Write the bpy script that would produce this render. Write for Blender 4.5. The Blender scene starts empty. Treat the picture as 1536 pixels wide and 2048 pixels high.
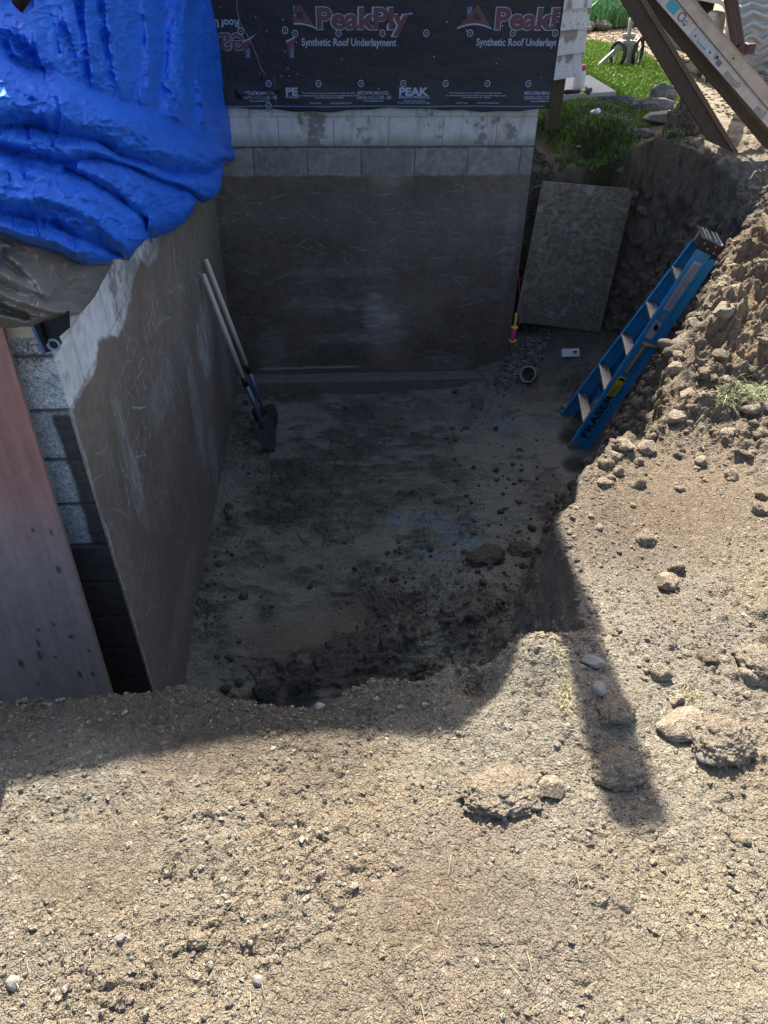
import bpy, bmesh, math
import numpy as np
from mathutils import Matrix, Vector
S = bpy.context.scene
COL = S.collection
# ------------------------------------------------------------------ camera (fitted to the block courses of the walls)
F_PX = 1473.284
CAM = np.array([0.92896575, -2.25064912, 1.11540674])
RX, RY, RZ = 0.895694538, 0.0131831787, -0.069320183
def _rx(a): c, s = math.cos(a), math.sin(a); return np.array([[1, 0, 0], [0, c, -s], [0, s, c]])
def _rz(a): c, s = math.cos(a), math.sin(a); return np.array([[c, -s, 0], [s, c, 0], [0, 0, 1]])
ROT = _rz(RZ) @ _rx(RX) @ _rz(RY)
cd = bpy.data.cameras.new('camera'); cam = bpy.data.objects.new('camera', cd); COL.objects.link(cam)
M4 = Matrix.Identity(4)
for i in range(3):
    for j in range(3): M4[i][j] = ROT[i, j]
    M4[i][3] = CAM[i]
cam.matrix_world = M4
cd.sensor_fit = 'VERTICAL'; cd.sensor_height = 36.0; cd.sensor_width = 27.0
cd.lens = F_PX / 2048 * 36; cd.clip_start = 0.02; cd.clip_end = 500
S.camera = cam
# ------------------------------------------------------------------ light
SUN_EL = math.radians(47)
w = bpy.data.worlds.new('World'); S.world = w; w.use_nodes = True
nt = w.node_tree; nt.nodes.clear()
sk = nt.nodes.new('ShaderNodeTexSky'); sk.sky_type = 'NISHITA'; sk.sun_disc = False
sk.sun_elevation = SUN_EL; sk.sun_rotation = 0.0; sk.dust_density = 2.5; sk.ozone_density = 0.5; sk.air_density = 0.8
bg = nt.nodes.new('ShaderNodeBackground'); bg.inputs['Strength'].default_value = 0.11
wo = nt.nodes.new('ShaderNodeOutputWorld')
nt.links.new(sk.outputs[0], bg.inputs[0]); nt.links.new(bg.outputs[0], wo.inputs[0])
sd = bpy.data.lights.new('sun', 'SUN'); sd.energy = 4.9; sd.angle = math.radians(0.26); sd.color = (1, .95, .87)
so = bpy.data.objects.new('sun', sd); COL.objects.link(so)
so.rotation_euler = (-(math.pi / 2 - SUN_EL), 0, 0); so.location = (0, 20, 20)
S.view_settings.view_transform = 'Standard'; S.view_settings.look = 'None'
S.view_settings.exposure = 1.7; S.view_settings.gamma = 1
S.cycles.max_bounces = 6; S.cycles.diffuse_bounces = 4

# ------------------------------------------------------------------ geometry of the photograph
def ray(x, y): return ROT @ np.array([(x - 768) / F_PX, -(y - 1024) / F_PX, -1.])
def on(x, y, z=None, Y=None, X=None):
    d = ray(x, y)
    if z is not None: t = (z - CAM[2]) / d[2]
    elif Y is not None: t = (Y - CAM[1]) / d[1]
    else: t = (X - CAM[0]) / d[0]
    return CAM + t * d
rng = np.random.default_rng(7)
L = 3.767     # the back wall stands at Y = L, the left wall at X = 0

# ------------------------------------------------------------------ numpy noise
def _h(ix, iy, iz, s):
    with np.errstate(over='ignore'):
        n = (ix.astype(np.uint32) * np.uint32(374761393) + iy.astype(np.uint32) * np.uint32(668265263)
             + iz.astype(np.uint32) * np.uint32(2246822519) + np.uint32(s * 3266489917 & 0xffffffff))
        n = (n ^ (n >> np.uint32(13))) * np.uint32(1274126177)
        n = (n ^ (n >> np.uint32(16))) * np.uint32(2654435761)
        return ((n ^ (n >> np.uint32(15))) & np.uint32(0xffffff)).astype(np.float32) / np.float32(16777216)
def vnoise(P, s=0):
    P = P.astype(np.float32); I = np.floor(P).astype(np.int32); f = P - I; f = f * f * (3 - 2 * f)
    r = np.zeros(len(P), np.float32)
    for a in (0, 1):
        wa = f[:, 0] if a else 1 - f[:, 0]
        for b in (0, 1):
            wb = wa * (f[:, 1] if b else 1 - f[:, 1])
            for c in (0, 1):
                r += wb * (f[:, 2] if c else 1 - f[:, 2]) * _h(I[:, 0] + a, I[:, 1] + b, I[:, 2] + c, s)
    return r * 2 - 1
def fbm(P, sc, o=4, s=0, g=.5):
    P = np.asarray(P, np.float32); r = np.zeros(len(P), np.float32); a = 1.; t = 0
    for k in range(o):
        r += a * vnoise(P * sc + 17.3 * k, s + k); t += a; a *= g; sc *= 2.03
    return r / t
def bumps(P, cell, s=0, dens=1.0, rmin=.2, rmax=.5):
    """rounded lumps of random size: height (in metres) and a random value of the lump on top"""
    Q = (P / cell).astype(np.float32); B = np.floor(Q - .5).astype(np.int32)
    h = np.zeros(len(Q), np.float32); v = np.full(len(Q), .5, np.float32)
    for a in (0, 1):
        for b in (0, 1):
            for c in (0, 1):
                ix, iy, iz = B[:, 0] + a, B[:, 1] + b, B[:, 2] + c
                r = rmin + (rmax - rmin) * _h(ix, iy, iz, s + 5) ** 1.5
                d2 = (ix + _h(ix, iy, iz, s + 1) - Q[:, 0]) ** 2 + (iy + _h(ix, iy, iz, s + 2) - Q[:, 1]) ** 2 + (iz + _h(ix, iy, iz, s + 3) - Q[:, 2]) ** 2
                k = np.sqrt(np.maximum(r * r - d2, 0)) * (_h(ix, iy, iz, s + 4) < dens)
                m = k > h; h = np.where(m, k, h); v = np.where(m, _h(ix, iy, iz, s + 7), v)
    return h * cell, v
def sm(a, b, x): t = np.clip((x - a) / (b - a), 0, 1); return t * t * (3 - 2 * t)
def lerp(a, b, t): return a + (b - a) * t

# ------------------------------------------------------------------ object helpers
def link(o, parent=None):
    COL.objects.link(o)
    if parent is not None: o.parent = parent
    return o
def tag(o, label=None, cat=None, group=None, kind=None):
    if label: o['label'] = label
    if cat: o['category'] = cat
    if group: o['group'] = group
    if kind: o['kind'] = kind
    return o
def empty(name, loc, label=None, cat=None, group=None, kind=None):
    o = bpy.data.objects.new(name, None); link(o); o.location = loc; o.empty_display_size = .1
    return tag(o, label, cat, group, kind)
def mesh_np(name, V, Fq, mat=None, parent=None, cols=None, smooth=True, extra=None, local=True):
    """V (n,3), Fq list of (m,k) face arrays of constant k; the parent's location is taken off so V is in world space"""
    me = bpy.data.meshes.new(name)
    V = np.asarray(V, np.float32)
    if parent is not None and local: V = V - np.array(total_loc(parent), np.float32)
    if isinstance(Fq, np.ndarray): Fq = [Fq]
    Fq = [f for f in Fq if len(f)]
    me.vertices.add(len(V)); me.vertices.foreach_set('co', V.ravel())
    nl = sum(f.size for f in Fq); npoly = sum(len(f) for f in Fq)
    me.loops.add(nl); me.loops.foreach_set('vertex_index', np.concatenate([f.ravel() for f in Fq]).astype(np.int32))
    me.polygons.add(npoly)
    tot = np.concatenate([np.full(len(f), f.shape[1], np.int32) for f in Fq])
    st = np.concatenate([[0], np.cumsum(tot)[:-1]]).astype(np.int32)
    me.polygons.foreach_set('loop_start', st)
    me.polygons.foreach_set('use_smooth', np.full(npoly, smooth, bool))
    me.update(calc_edges=True)
    if cols is not None:
        a = me.color_attributes.new('Col', 'FLOAT_COLOR', 'POINT')
        c = np.ones((len(V), 4), np.float32); c[:, :cols.shape[1]] = cols
        a.data.foreach_set('color', c.ravel())
    if extra:
        for k, v in extra.items():
            a = me.attributes.new(k, 'FLOAT', 'POINT'); a.data.foreach_set('value', np.asarray(v, np.float32).ravel())
    if mat: me.materials.append(mat)
    return link(bpy.data.objects.new(name, me), parent)
def total_loc(o):
    l = Vector((0, 0, 0))
    while o is not None: l = l + o.location; o = o.parent
    return l
def grid_faces(H, W, mask=None):
    i = np.arange(H * W).reshape(H, W)
    f = np.stack([i[:-1, :-1], i[:-1, 1:], i[1:, 1:], i[1:, :-1]], -1).reshape(-1, 4)
    if mask is not None: f = f[mask[:-1, :-1].ravel()]
    return f
def compact(V, f, *att):
    u, inv = np.unique(f, return_inverse=True)
    return (V[u], inv.reshape(f.shape)) + tuple(a[u] for a in att)
class MB:
    """collects shapes in world space, builds ONE mesh"""
    def __init__(s): s.V = []; s.F = []; s.n = 0
    def add(s, V, F):
        s.V += [tuple(v) for v in V]; s.F += [tuple(i + s.n for i in f) for f in F]; s.n += len(V)
    def box(s, c, ax, ay, az, hx, hy, hz, bev=0):
        c = Vector(c); ax = Vector(ax).normalized(); ay = Vector(ay).normalized(); az = Vector(az).normalized()
        bm = bmesh.new(); bmesh.ops.create_cube(bm, size=2)
        for v in bm.verts: v.co = Vector((v.co.x * hx, v.co.y * hy, v.co.z * hz))
        if bev > 0: bmesh.ops.bevel(bm, geom=bm.edges[:], offset=bev, segments=2, affect='EDGES', profile=.5)
        s.add([c + ax * v.co.x + ay * v.co.y + az * v.co.z for v in bm.verts], [[v.index for v in f.verts] for f in bm.faces]); bm.free()
    def beam(s, a, b, up, wd, th, bev=.002):
        a = Vector(a); b = Vector(b); d = (b - a); up = Vector(up)
        x = d.normalized(); y = (up - up.dot(x) * x).normalized(); z = x.cross(y)
        s.box((a + b) / 2, x, y, z, d.length / 2, wd / 2, th / 2, bev)
    def tube(s, pts, r, n=12, caps=True, inner=None):
        pts = [Vector(p) for p in pts]; rr = r if isinstance(r, (list, tuple)) else [r] * len(pts)
        t0 = (pts[1] - pts[0]).normalized(); u = t0.orthogonal().normalized(); V = []
        for i, p in enumerate(pts):
            t = (pts[min(i + 1, len(pts) - 1)] - pts[max(i - 1, 0)])
            if t.length < 1e-9: t = t0
            t = t.normalized(); u = (u - u.dot(t) * t).normalized(); v = t.cross(u)
            for k in range(n):
                a = 2 * math.pi * k / n; V.append(p + (u * math.cos(a) + v * math.sin(a)) * rr[i])
        F = [(i * n + k, i * n + (k + 1) % n, (i + 1) * n + (k + 1) % n, (i + 1) * n + k) for i in range(len(pts) - 1) for k in range(n)]
        if caps: F += [tuple(range(n))[::-1], tuple((len(pts) - 1) * n + k for k in range(n))]
        s.add(V, F)
    def prism(s, poly, d):
        n = len(poly); d = Vector(d); V = [Vector(p) for p in poly]; V += [p + d for p in V]
        s.add(V, [tuple(range(n))[::-1], tuple(range(n, 2 * n))] + [(i, (i + 1) % n, n + (i + 1) % n, n + i) for i in range(n)])
    def build(s, name, mat, parent=None, smooth=False):
        me = bpy.data.meshes.new(name); off = total_loc(parent) if parent else Vector((0, 0, 0))
        me.from_pydata([Vector(v) - off for v in s.V], [], s.F); me.update()
        bm = bmesh.new(); bm.from_mesh(me); bmesh.ops.recalc_face_normals(bm, faces=bm.faces[:]); bm.to_mesh(me); bm.free()
        if smooth: me.polygons.foreach_set('use_smooth', np.ones(len(me.polygons), bool))
        me.materials.append(mat)
        return link(bpy.data.objects.new(name, me), parent)

# ------------------------------------------------------------------ materials
def mat(name, col=(.5, .5, .5), rough=.7, metal=0, spec=.4, attr=False, noise=None, bump=None, bump2=None, coat=0, col2=None, stretch=None, mult=None, trans=0, wetattr=False):
    m = bpy.data.materials.new(name); m.use_nodes = True; t = m.node_tree; N = t.nodes; b = N['Principled BSDF']; K = t.links.new
    b.inputs['Roughness'].default_value = rough; b.inputs['Metallic'].default_value = metal
    b.inputs['Specular IOR Level'].default_value = spec
    tc = N.new('ShaderNodeTexCoord'); mp = N.new('ShaderNodeMapping'); K(tc.outputs['Object'], mp.inputs[0])
    if stretch: mp.inputs['Scale'].default_value = stretch
    src = None
    if attr:
        a = N.new('ShaderNodeAttribute'); a.attribute_name = 'Col'; src = a.outputs['Color']
    if noise:   # (scale, detail, contrast, second colour)
        n = N.new('ShaderNodeTexNoise'); n.inputs['Scale'].default_value = noise[0]; n.inputs['Detail'].default_value = noise[1]; n.inputs['Roughness'].default_value = .65
        K(mp.outputs[0], n.inputs['Vector'])
        r = N.new('ShaderNodeMapRange'); r.inputs[1].default_value = .5 - noise[2]; r.inputs[2].default_value = .5 + noise[2]; K(n.outputs[0], r.inputs[0])
        mx = N.new('ShaderNodeMix'); mx.data_type = 'RGBA'; K(r.outputs[0], mx.inputs[0])
        if attr:
            mx.blend_type = 'MIX'
            m1 = N.new('ShaderNodeMix'); m1.data_type = 'RGBA'; m1.blend_type = 'MULTIPLY'; m1.inputs[0].default_value = 1
            mx.inputs[6].default_value = (noise[3],) * 3 + (1,); mx.inputs[7].default_value = (noise[4],) * 3 + (1,)
            K(src, m1.inputs[6]); K(mx.outputs[2], m1.inputs[7]); src = m1.outputs[2]
        else:
            mx.inputs[6].default_value = (*col, 1); mx.inputs[7].default_value = (*(col2 or col), 1); src = mx.outputs[2]
    if src is not None: K(src, b.inputs['Base Color'])
    else: b.inputs['Base Color'].default_value = (*col, 1)
    last = None
    for bb in (bump, bump2):
        if not bb: continue
        n = N.new('ShaderNodeTexNoise'); n.inputs['Scale'].default_value = bb[0]; n.inputs['Detail'].default_value = bb[1]; n.inputs['Roughness'].default_value = .7
        K(mp.outputs[0], n.inputs['Vector'])
        bp = N.new('ShaderNodeBump'); bp.inputs['Strength'].default_value = 1; bp.inputs['Distance'].default_value = bb[2]
        K(n.outputs[0], bp.inputs['Height'])
        if last: K(last, bp.inputs['Normal'])
        last = bp.outputs[0]
    if last: K(last, b.inputs['Normal'])
    if wetattr:
        a = N.new('ShaderNodeAttribute'); a.attribute_name = 'rough'; K(a.outputs['Fac'], b.inputs['Roughness'])
    if coat: b.inputs['Coat Weight'].default_value = coat; b.inputs['Coat Roughness'].default_value = .1
    if trans: b.inputs['Transmission Weight'].default_value = trans
    return m
M = {}
M['soil'] = mat('soil', attr=True, rough=.95, spec=.25, noise=(260, 4, .28, .72, 1.28), bump=(380, 4, .009), bump2=(130, 4, .016), wetattr=True)
def crumb_bump(m, spec):
    t = m.node_tree; N = t.nodes; K = t.links.new; b = N['Principled BSDF']
    prev = b.inputs['Normal'].links[0].from_socket if b.inputs['Normal'].links else None
    tc = N.new('ShaderNodeTexCoord'); nz = N.new('ShaderNodeTexNoise'); nz.inputs['Scale'].default_value = 60; K(tc.outputs['Object'], nz.inputs['Vector'])
    mx = N.new('ShaderNodeMix'); mx.data_type = 'RGBA'; mx.blend_type = 'LINEAR_LIGHT'; mx.inputs[0].default_value = .012; K(tc.outputs['Object'], mx.inputs[6]); K(nz.outputs['Color'], mx.inputs[7])
    for sc, dist in spec:
        v = N.new('ShaderNodeTexVoronoi'); v.inputs['Scale'].default_value = sc; K(mx.outputs[2], v.inputs['Vector'])
        bp = N.new('ShaderNodeBump'); bp.invert = True; bp.inputs['Strength'].default_value = 1; bp.inputs['Distance'].default_value = dist; K(v.outputs['Distance'], bp.inputs['Height'])
        if prev: K(prev, bp.inputs['Normal'])
        prev = bp.outputs[0]
    K(prev, b.inputs['Normal'])
crumb_bump(M['soil'], ((95, .010), (190, .006)))
M['crumb'] = mat('crumb', attr=True, rough=.95, spec=.2, noise=(500, 3, .25, .75, 1.25), bump=(500, 3, .002))
M['wall'] = mat('wall_paint', attr=True, rough=.85, spec=.3, noise=(300, 4, .25, .75, 1.25), bump=(350, 3, .0015), bump2=(60, 3, .002))
M['under'] = mat('underlayment', attr=True, rough=.5, spec=.35, noise=(600, 2, .3, .8, 1.2), bump=(26, 3, .005), bump2=(900, 1, .0004))
M['ink_white'] = mat('ink_white', (.21, .25, .34), .6, noise=(150, 3, .25), col2=(.32, .37, .48))
M['ink_red'] = mat('ink_red', (.085, .034, .040), .6, noise=(120, 3, .25), col2=(.13, .052, .058))
M['ink_blue'] = mat('ink_blue', (.09, .14, .25), .6)
M['ink_dark'] = mat('ink_dark', (.012, .014, .02), .6)
M['blue_tarp'] = mat('blue_tarp', (.008, .095, .52), .45, spec=.42, noise=(9, 3, .3), col2=(.016, .165, .76), bump=(45, 3, .002), bump2=(500, 2, .0005))
def wrinkle(m, specs):
    t = m.node_tree; N = t.nodes; K = t.links.new; b = N['Principled BSDF']; prev = b.inputs['Normal'].links[0].from_socket
    tc = N.new('ShaderNodeTexCoord')
    for sc, dist, st in specs:
        mp = N.new('ShaderNodeMapping'); mp.inputs['Scale'].default_value = st; K(tc.outputs['Object'], mp.inputs[0])
        n = N.new('ShaderNodeTexNoise'); n.noise_type = 'RIDGED_MULTIFRACTAL'; n.inputs['Scale'].default_value = sc; n.inputs['Detail'].default_value = 2; K(mp.outputs[0], n.inputs['Vector'])
        bp = N.new('ShaderNodeBump'); bp.inputs['Strength'].default_value = .8; bp.inputs['Distance'].default_value = dist; K(n.outputs[0], bp.inputs['Height']); K(prev, bp.inputs['Normal']); prev = bp.outputs[0]
    K(prev, b.inputs['Normal'])
wrinkle(M['blue_tarp'], ((3, .03, (1, .35, 1)), (9, .007, (1, .5, 1.4))))
M['grey_tarp'] = mat('grey_tarp', (.16, .145, .13), .38, metal=.35, noise=(90, 5, .22), col2=(.34, .32, .29), bump=(40, 4, .004), bump2=(350, 2, .0006))
M['red_board'] = mat('red_board', attr=True, rough=.75, spec=.3, noise=(200, 3, .25, .85, 1.15), bump=(200, 3, .0008))
M['wood_pale'] = mat('wood_pale', (.42, .33, .22), .7, noise=(30, 4, .25), col2=(.55, .46, .33), stretch=(1, 1, 8))
M['wood_handle'] = mat('wood_handle', (.55, .44, .35), .6, noise=(60, 3, .25), col2=(.68, .56, .46))
M['black'] = mat('black_plastic', (.012, .012, .013), .45)
M['steel'] = mat('blue_steel', (.09, .13, .19), .45, metal=.6, noise=(60, 3, .2), col2=(.16, .19, .24))
M['mud_steel'] = mat('mud_steel', (.035, .038, .042), .6, metal=.3, noise=(40, 4, .2), col2=(.09, .085, .08), bump=(90, 3, .001))
M['osb'] = mat('osb', attr=True, rough=.85, noise=(200, 3, .25, .8, 1.2), bump=(120, 3, .001))
M['lad_blue'] = mat('ladder_blue', (.018, .21, .46), .42, noise=(14, 6, .2), col2=(.05, .29, .54), bump=(300, 2, .0004))
M['lad_dirt'] = mat('ladder_dirty_tip', (.10, .13, .15), .8, noise=(40, 4, .2), col2=(.22, .21, .18))
M['alu'] = mat('aluminium', (.42, .41, .40), .42, metal=.75, noise=(70, 5, .2), col2=(.20, .19, .18), bump=(200, 3, .0006))
M['alu2'] = mat('aluminium_rail', (.50, .48, .47), .45, metal=.55, noise=(16, 6, .22), col2=(.34, .31, .29), bump=(200, 3, .0005))
M['white'] = mat('white_label', (.5, .51, .53), .6, noise=(60, 4, .2), col2=(.38, .38, .38))
M['yellow'] = mat('yellow_label', (.72, .62, .02), .6)
M['teal'] = mat('teal_label', (.03, .36, .38), .6)
M['orange'] = mat('orange_bracket', (.42, .26, .10), .55, metal=.2)
M['red'] = mat('red_plastic', (.6, .03, .03), .5)
M['pink'] = mat('pink_string', (.85, .05, .25), .6, bump=(600, 2, .001))
M['yel_plastic'] = mat('yellow_plastic', (.68, .60, .06), .5)
M['plank'] = mat('plank_brown', (.035, .022, .014), .7, noise=(9, 6, .22), col2=(.085, .052, .032), stretch=(8, 8, 1), bump=(60, 4, .001))
M['ply_edge'] = mat('plywood_edge', (.30, .20, .12), .8, noise=(90, 2, .2), col2=(.12, .075, .05))
M['rock'] = mat('rock', (.075, .072, .068), .9, noise=(9, 6, .22), col2=(.21, .20, .185), bump=(50, 6, .01))
M['pale_rock'] = mat('pale_rock', (.17, .155, .13), .9, noise=(12, 6, .22), col2=(.29, .265, .215), bump=(60, 5, .006))
M['dark_clod'] = mat('dark_clod', (.11, .092, .07), .95, noise=(30, 6, .22), col2=(.20, .17, .13), bump=(70, 6, .012))
M['dry_clod'] = mat('dry_clod', (.17, .13, .095), .95, noise=(22, 6, .22), col2=(.32, .26, .19), bump=(80, 6, .012), bump2=(250, 3, .004))
M['dry_clod'] = mat('dry_clod', (.26, .20, .135), .95, noise=(40, 6, .25), col2=(.40, .32, .225), bump=(80, 6, .012)); M['brown_clod'] = mat('brown_clod', (.205, .162, .112), .95, noise=(40, 6, .25), col2=(.32, .26, .185), bump=(80, 6, .012))
for k_ in ('dry_clod', 'dark_clod', 'brown_clod'): crumb_bump(M[k_], ((95, .008), (190, .005)))
M['pipe'] = mat('clay_pipe', (.17, .18, .16), .3, noise=(30, 4, .2), col2=(.28, .28, .25))
M['wire'] = mat('red_wire', (.40, .09, .09), .6)
M['grass'] = mat('grass_blades', attr=True, rough=.6, spec=.3)
M['siding'] = mat('siding', attr=True, rough=.8, bump=(120, 3, .001))
M['post'] = mat('weathered_post', (.05, .038, .02), .9, noise=(12, 5, .2), col2=(.10, .08, .045), stretch=(6, 6, 1), bump=(60, 4, .003))
M['slab'] = mat('slab', (.36, .32, .29), .9, noise=(60, 5, .2), col2=(.46, .42, .38), bump=(200, 3, .002))
M['jar'] = mat('clear_plastic', (.55, .57, .55), .3, spec=.5)
M['yellow_paint'] = mat('yellow_paint', (.70, .52, .03), .45, noise=(12, 4, .2), col2=(.78, .62, .08))
M['rubber'] = mat('dusty_rubber', (.30, .285, .25), .9, noise=(22, 5, .2), col2=(.44, .42, .38), bump=(80, 3, .004))
M['brown_metal'] = mat('brown_downspout', (.045, .022, .026), .4, noise=(30, 3, .2), col2=(.075, .038, .042))
M['wheel_metal'] = mat('dirty_white_metal', (.38, .36, .30), .6, noise=(60, 3, .2), col2=(.18, .17, .15))
M['tin'] = mat('crushed_tin', (.55, .57, .62), .3, metal=.8)
M['roofing'] = mat('roofing', (.05, .05, .05), .9)
M['plaster'] = mat('plaster', (.5, .48, .44), .9)
M['leaf'] = mat('iris_leaf', attr=True, rough=.55)
M['brown_leaf'] = mat('dead_root', (.12, .08, .045), .9)

# ------------------------------------------------------------------ terrain
RIM_PX = [(0, 1392, -.47), (150, 1372, -.47), (297, 1354, -.47), (380, 1347, -.47), (430, 1372, -.47), (504, 1389, -.48), (582, 1399, -.48), (650, 1396, -.48),
          (684, 1371, -.47), (754, 1349, -.47), (843, 1347, -.47), (895, 1324, -.46), (942, 1334, -.46), (994, 1337, -.46), (1018, 1302, -.44),
          (1082, 1276, -.42), (1171, 1270, -.45), (1196, 1262, -.47), (1158, 1215, -.49), (1134, 1150, -.5), (1120, 1080, -.5), (1120, 1015, -.5), (1158, 985, -.5), (1208, 905, -.5),
          (1217, 874, -.48), (1270, 868, -.49), (1300, 872, -.5), (1330, 850, -.5), (1338, 780, -.48), (1354, 700, -.45), (1392, 626, -.42), (1436, 556, -.42)]
RIM = [(-3.2, -.95)] + [tuple(on(a, b, z=c)[:2]) for a, b, c in RIM_PX] + [(3.60, 2.40), (3.76, 2.8), (3.82, 3.2), (3.76, 3.6), (3.68, 3.95), (3.6, 4.32), (3.0, 4.34), (2.47, 4.34), (-3.2, 4.34)]
FLOOR = [(-3.0, -.45), (.3, -.42), (.8, -.35), (1.2, -.15), (1.62, .35)] + [tuple(on(a, b, z=-2.15)[:2]) for a, b in [(1045, 1215), (1055, 1110), (1100, 1040), (1150, 975), (1192, 935), (1222, 895)]] + \
        [(3.1, 2.4), (3.22, 2.7), (3.3, 3.2), (3.4, 3.75), (3.44, 4.14), (-3.0, 4.14)]
def pdist(X, Y, poly):
    """signed distance, positive inside"""
    n = len(poly); d = np.full(X.shape, 1e9, np.float32); ins = np.zeros(X.shape, bool)
    for i in range(n):
        x1, y1 = poly[i]; x2, y2 = poly[(i + 1) % n]; ex, ey = x2 - x1, y2 - y1
        t = np.clip(((X - x1) * ex + (Y - y1) * ey) / (ex * ex + ey * ey + 1e-12), 0, 1)
        d = np.minimum(d, (X - x1 - t * ex) ** 2 + (Y - y1 - t * ey) ** 2)
        if y1 != y2:
            ins ^= ((y1 > Y) != (y2 > Y)) & (X < (x2 - x1) * (Y - y1) / (y2 - y1) + x1)
    d = np.sqrt(d); return np.where(ins, d, -d)
GC = np.array([(-1, -1, -.47), (0, -1.1, -.47), (0, -2, -.45), (1, -2, -.45), (2, -2, -.42), (.5, -1.2, -.47), (1, -1.15, -.48), (1.45, -1.0, -.44), (1.9, -1.2, -.45),
               (2.5, -1.5, -.38), (1.9, -.4, -.5), (2.2, .0, -.49), (3, -1, -.30), (2.7, .6, -.43), (3.3, .3, -.26), (3.0, 1.4, -.36), (3.7, 1.7, -.13), (3.55, 2.5, -.42), (4.5, 1, -.03), (4, 3, -.27), (3.75, 3.5, -.24), (3.62, 4.0, -.22), (3.75, 3.0, -.36),
               (3.2, 4.65, -.2), (4, 5, -.2), (6, 5, -.2), (4.5, 8, -.2), (9, 10, -.2), (2.6, 4.4, -.66), (2.75, 4.75, -.5), (2.7, 5.3, -.25), (3.1, 4.40, -.50), (2.8, 6.2, -.2), (3.4, 5.2, -.2), (3.4, 6.5, -.2), (6, 0, -.25), (1, -4, -.45), (-4, -3, -.45), (6, -4, -.4), (-6, 10, -.2), (14, 4, -.2)])
def shep(X, Y, C, p=3.2):
    n = np.zeros(X.shape, np.float32); d = np.zeros(X.shape, np.float32)
    for a, b, c in C:
        w_ = 1 / (((X - a) ** 2 + (Y - b) ** 2 + .004) ** (p / 2)); n += w_ * c; d += w_
    return n / d
FC = np.array([(0, 0, -2.25), (.5, .3, -2.32), (.9, .1, -2.35), (.1, 1.2, -2.14), (.1, 2.3, -2.17), (.5, 1.5, -2.22), (1, 2, -2.2), (1.5, 2.5, -2.2), (.4, 3.2, -2.2), (1.2, 3.3, -2.26), (2, 3.3, -2.27), (2.2, 2.6, -2.16), (1.6, 1.5, -2.12),
               (2.1, 1.9, -2.1), (1.3, .9, -2.16), (1.35, .55, -1.98), (1.6, .6, -1.85), (1.75, .9, -1.9), (.95, .8, -2.24), (2.7, 2.3, -2.15), (2.7, 3.1, -2.12), (2.55, 3.5, -2.0), (2.6, 4.0, -1.9), (3.2, 3.8, -1.85), (3.1, 4.1, -1.8), (-1, -.2, -2.2), (-1, 3, -2.2), (1, 4.1, -2.2)])
BUMP = [(1.43, -.98, .075, .09), (1.50, -1.10, .03, .14), (2.0, .1, .04, .09), (1.27, -1.02, -.07, .055), (.7, -1.35, .012, .3), (.3, -1.7, -.015, .25), (1.3, -1.6, .015, .25)]
def terrain(X, Y):
    X = np.asarray(X, np.float32); Y = np.asarray(Y, np.float32); sh_ = X.shape
    P = np.stack([X.ravel(), Y.ravel(), np.zeros(X.size)], -1)
    nx = fbm(P, 3.2, 3, 11).reshape(sh_); ny = fbm(P, 3.2, 3, 31).reshape(sh_)
    m = .035 + .03 * sm(1.2, 2.2, X)
    Xw, Yw = X + nx * m * 1.6, Y + ny * m * 1.6
    dr = pdist(Xw, Yw, RIM); df = -pdist(Xw, Yw, FLOOR)
    t = np.clip(np.maximum(dr, 0) / (np.maximum(dr, 0) + np.maximum(df, 0) + 1e-5), 0, 1)
    g = shep(X, Y, GC); f = shep(X, Y, FC, 2.6)
    for a, b, h, r in BUMP: g = g + h * np.exp(-((X - a) ** 2 + (Y - b) ** 2) / r ** 2)
    g = g - .035 * np.exp(-np.maximum(-dr, 0) / .035) * sm(4.6, 3.5, Y)      # rounded lip
    s = .75 * t ** .62 + .25 * sm(0, 1, t)
    return g * (1 - s) + f * s, t, dr
def ground_z(x, y): return float(terrain(np.array([[x]]), np.array([[y]]))[0][0, 0])
def spacing(segs):
    out = [segs[0][0]]
    for a, b, s0, s1 in segs:
        x = a
        while x < b - 1e-6:
            k = (x - a) / (b - a); x += s0 + (s1 - s0) * k; out.append(min(x, b))
    return np.array(out, np.float32)
gx = spacing([(-3.4, -.2, .2, .02), (-.2, 0., .012, .006), (0., 2.5, .0045, .0055), (2.5, 3.8, .0055, .0055), (3.8, 4.3, .006, .009), (4.3, 7.5, .02, .12), (7.5, 60, .3, 6)])
gy = spacing([(-4.5, -2.1, .2, .02), (-2.1, -.8, .004, .0045), (-.8, .6, .0055, .0065), (.6, 4.5, .0075, .009), (4.5, 8.5, .016, .05), (8.5, 70, .1, 6)])
GX, GY = np.meshgrid(gx, gy)
Z0, T, DR = terrain(GX, GY)
shp = GX.shape
dzx = np.gradient(Z0, axis=1) / np.gradient(GX, axis=1); dzy = np.gradient(Z0, axis=0) / np.gradient(GY, axis=0)
Nn = np.stack([-dzx, -dzy, np.ones(shp)], -1); Nn /= np.linalg.norm(Nn, axis=-1, keepdims=True)
P = np.stack([GX, GY, Z0], -1).reshape(-1, 3).astype(np.float32); Nn = Nn.reshape(-1, 3).astype(np.float32)
X_, Y_, Z_ = P[:, 0], P[:, 1], P[:, 2]
Tf, Df = T.ravel(), DR.ravel()
near = (X_ > -.4) & (X_ < 5) & (Y_ > -2.4) & (Y_ < 5.5)
def masked(fn, m, default=0.):
    r = np.full(len(P), default, np.float32); r[m] = fn(P[m]); return r
low = fbm(P, 1.9, 4, 3); mid = fbm(P, 6.5, 4, 9)
wob = np.stack([masked(lambda q: fbm(q, 22, 3, 41), near), masked(lambda q: fbm(q, 22, 3, 51), near), masked(lambda q: fbm(q, 22, 3, 61), near)], -1)
Pw = P + wob * .016
h = {}; v = {}
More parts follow.
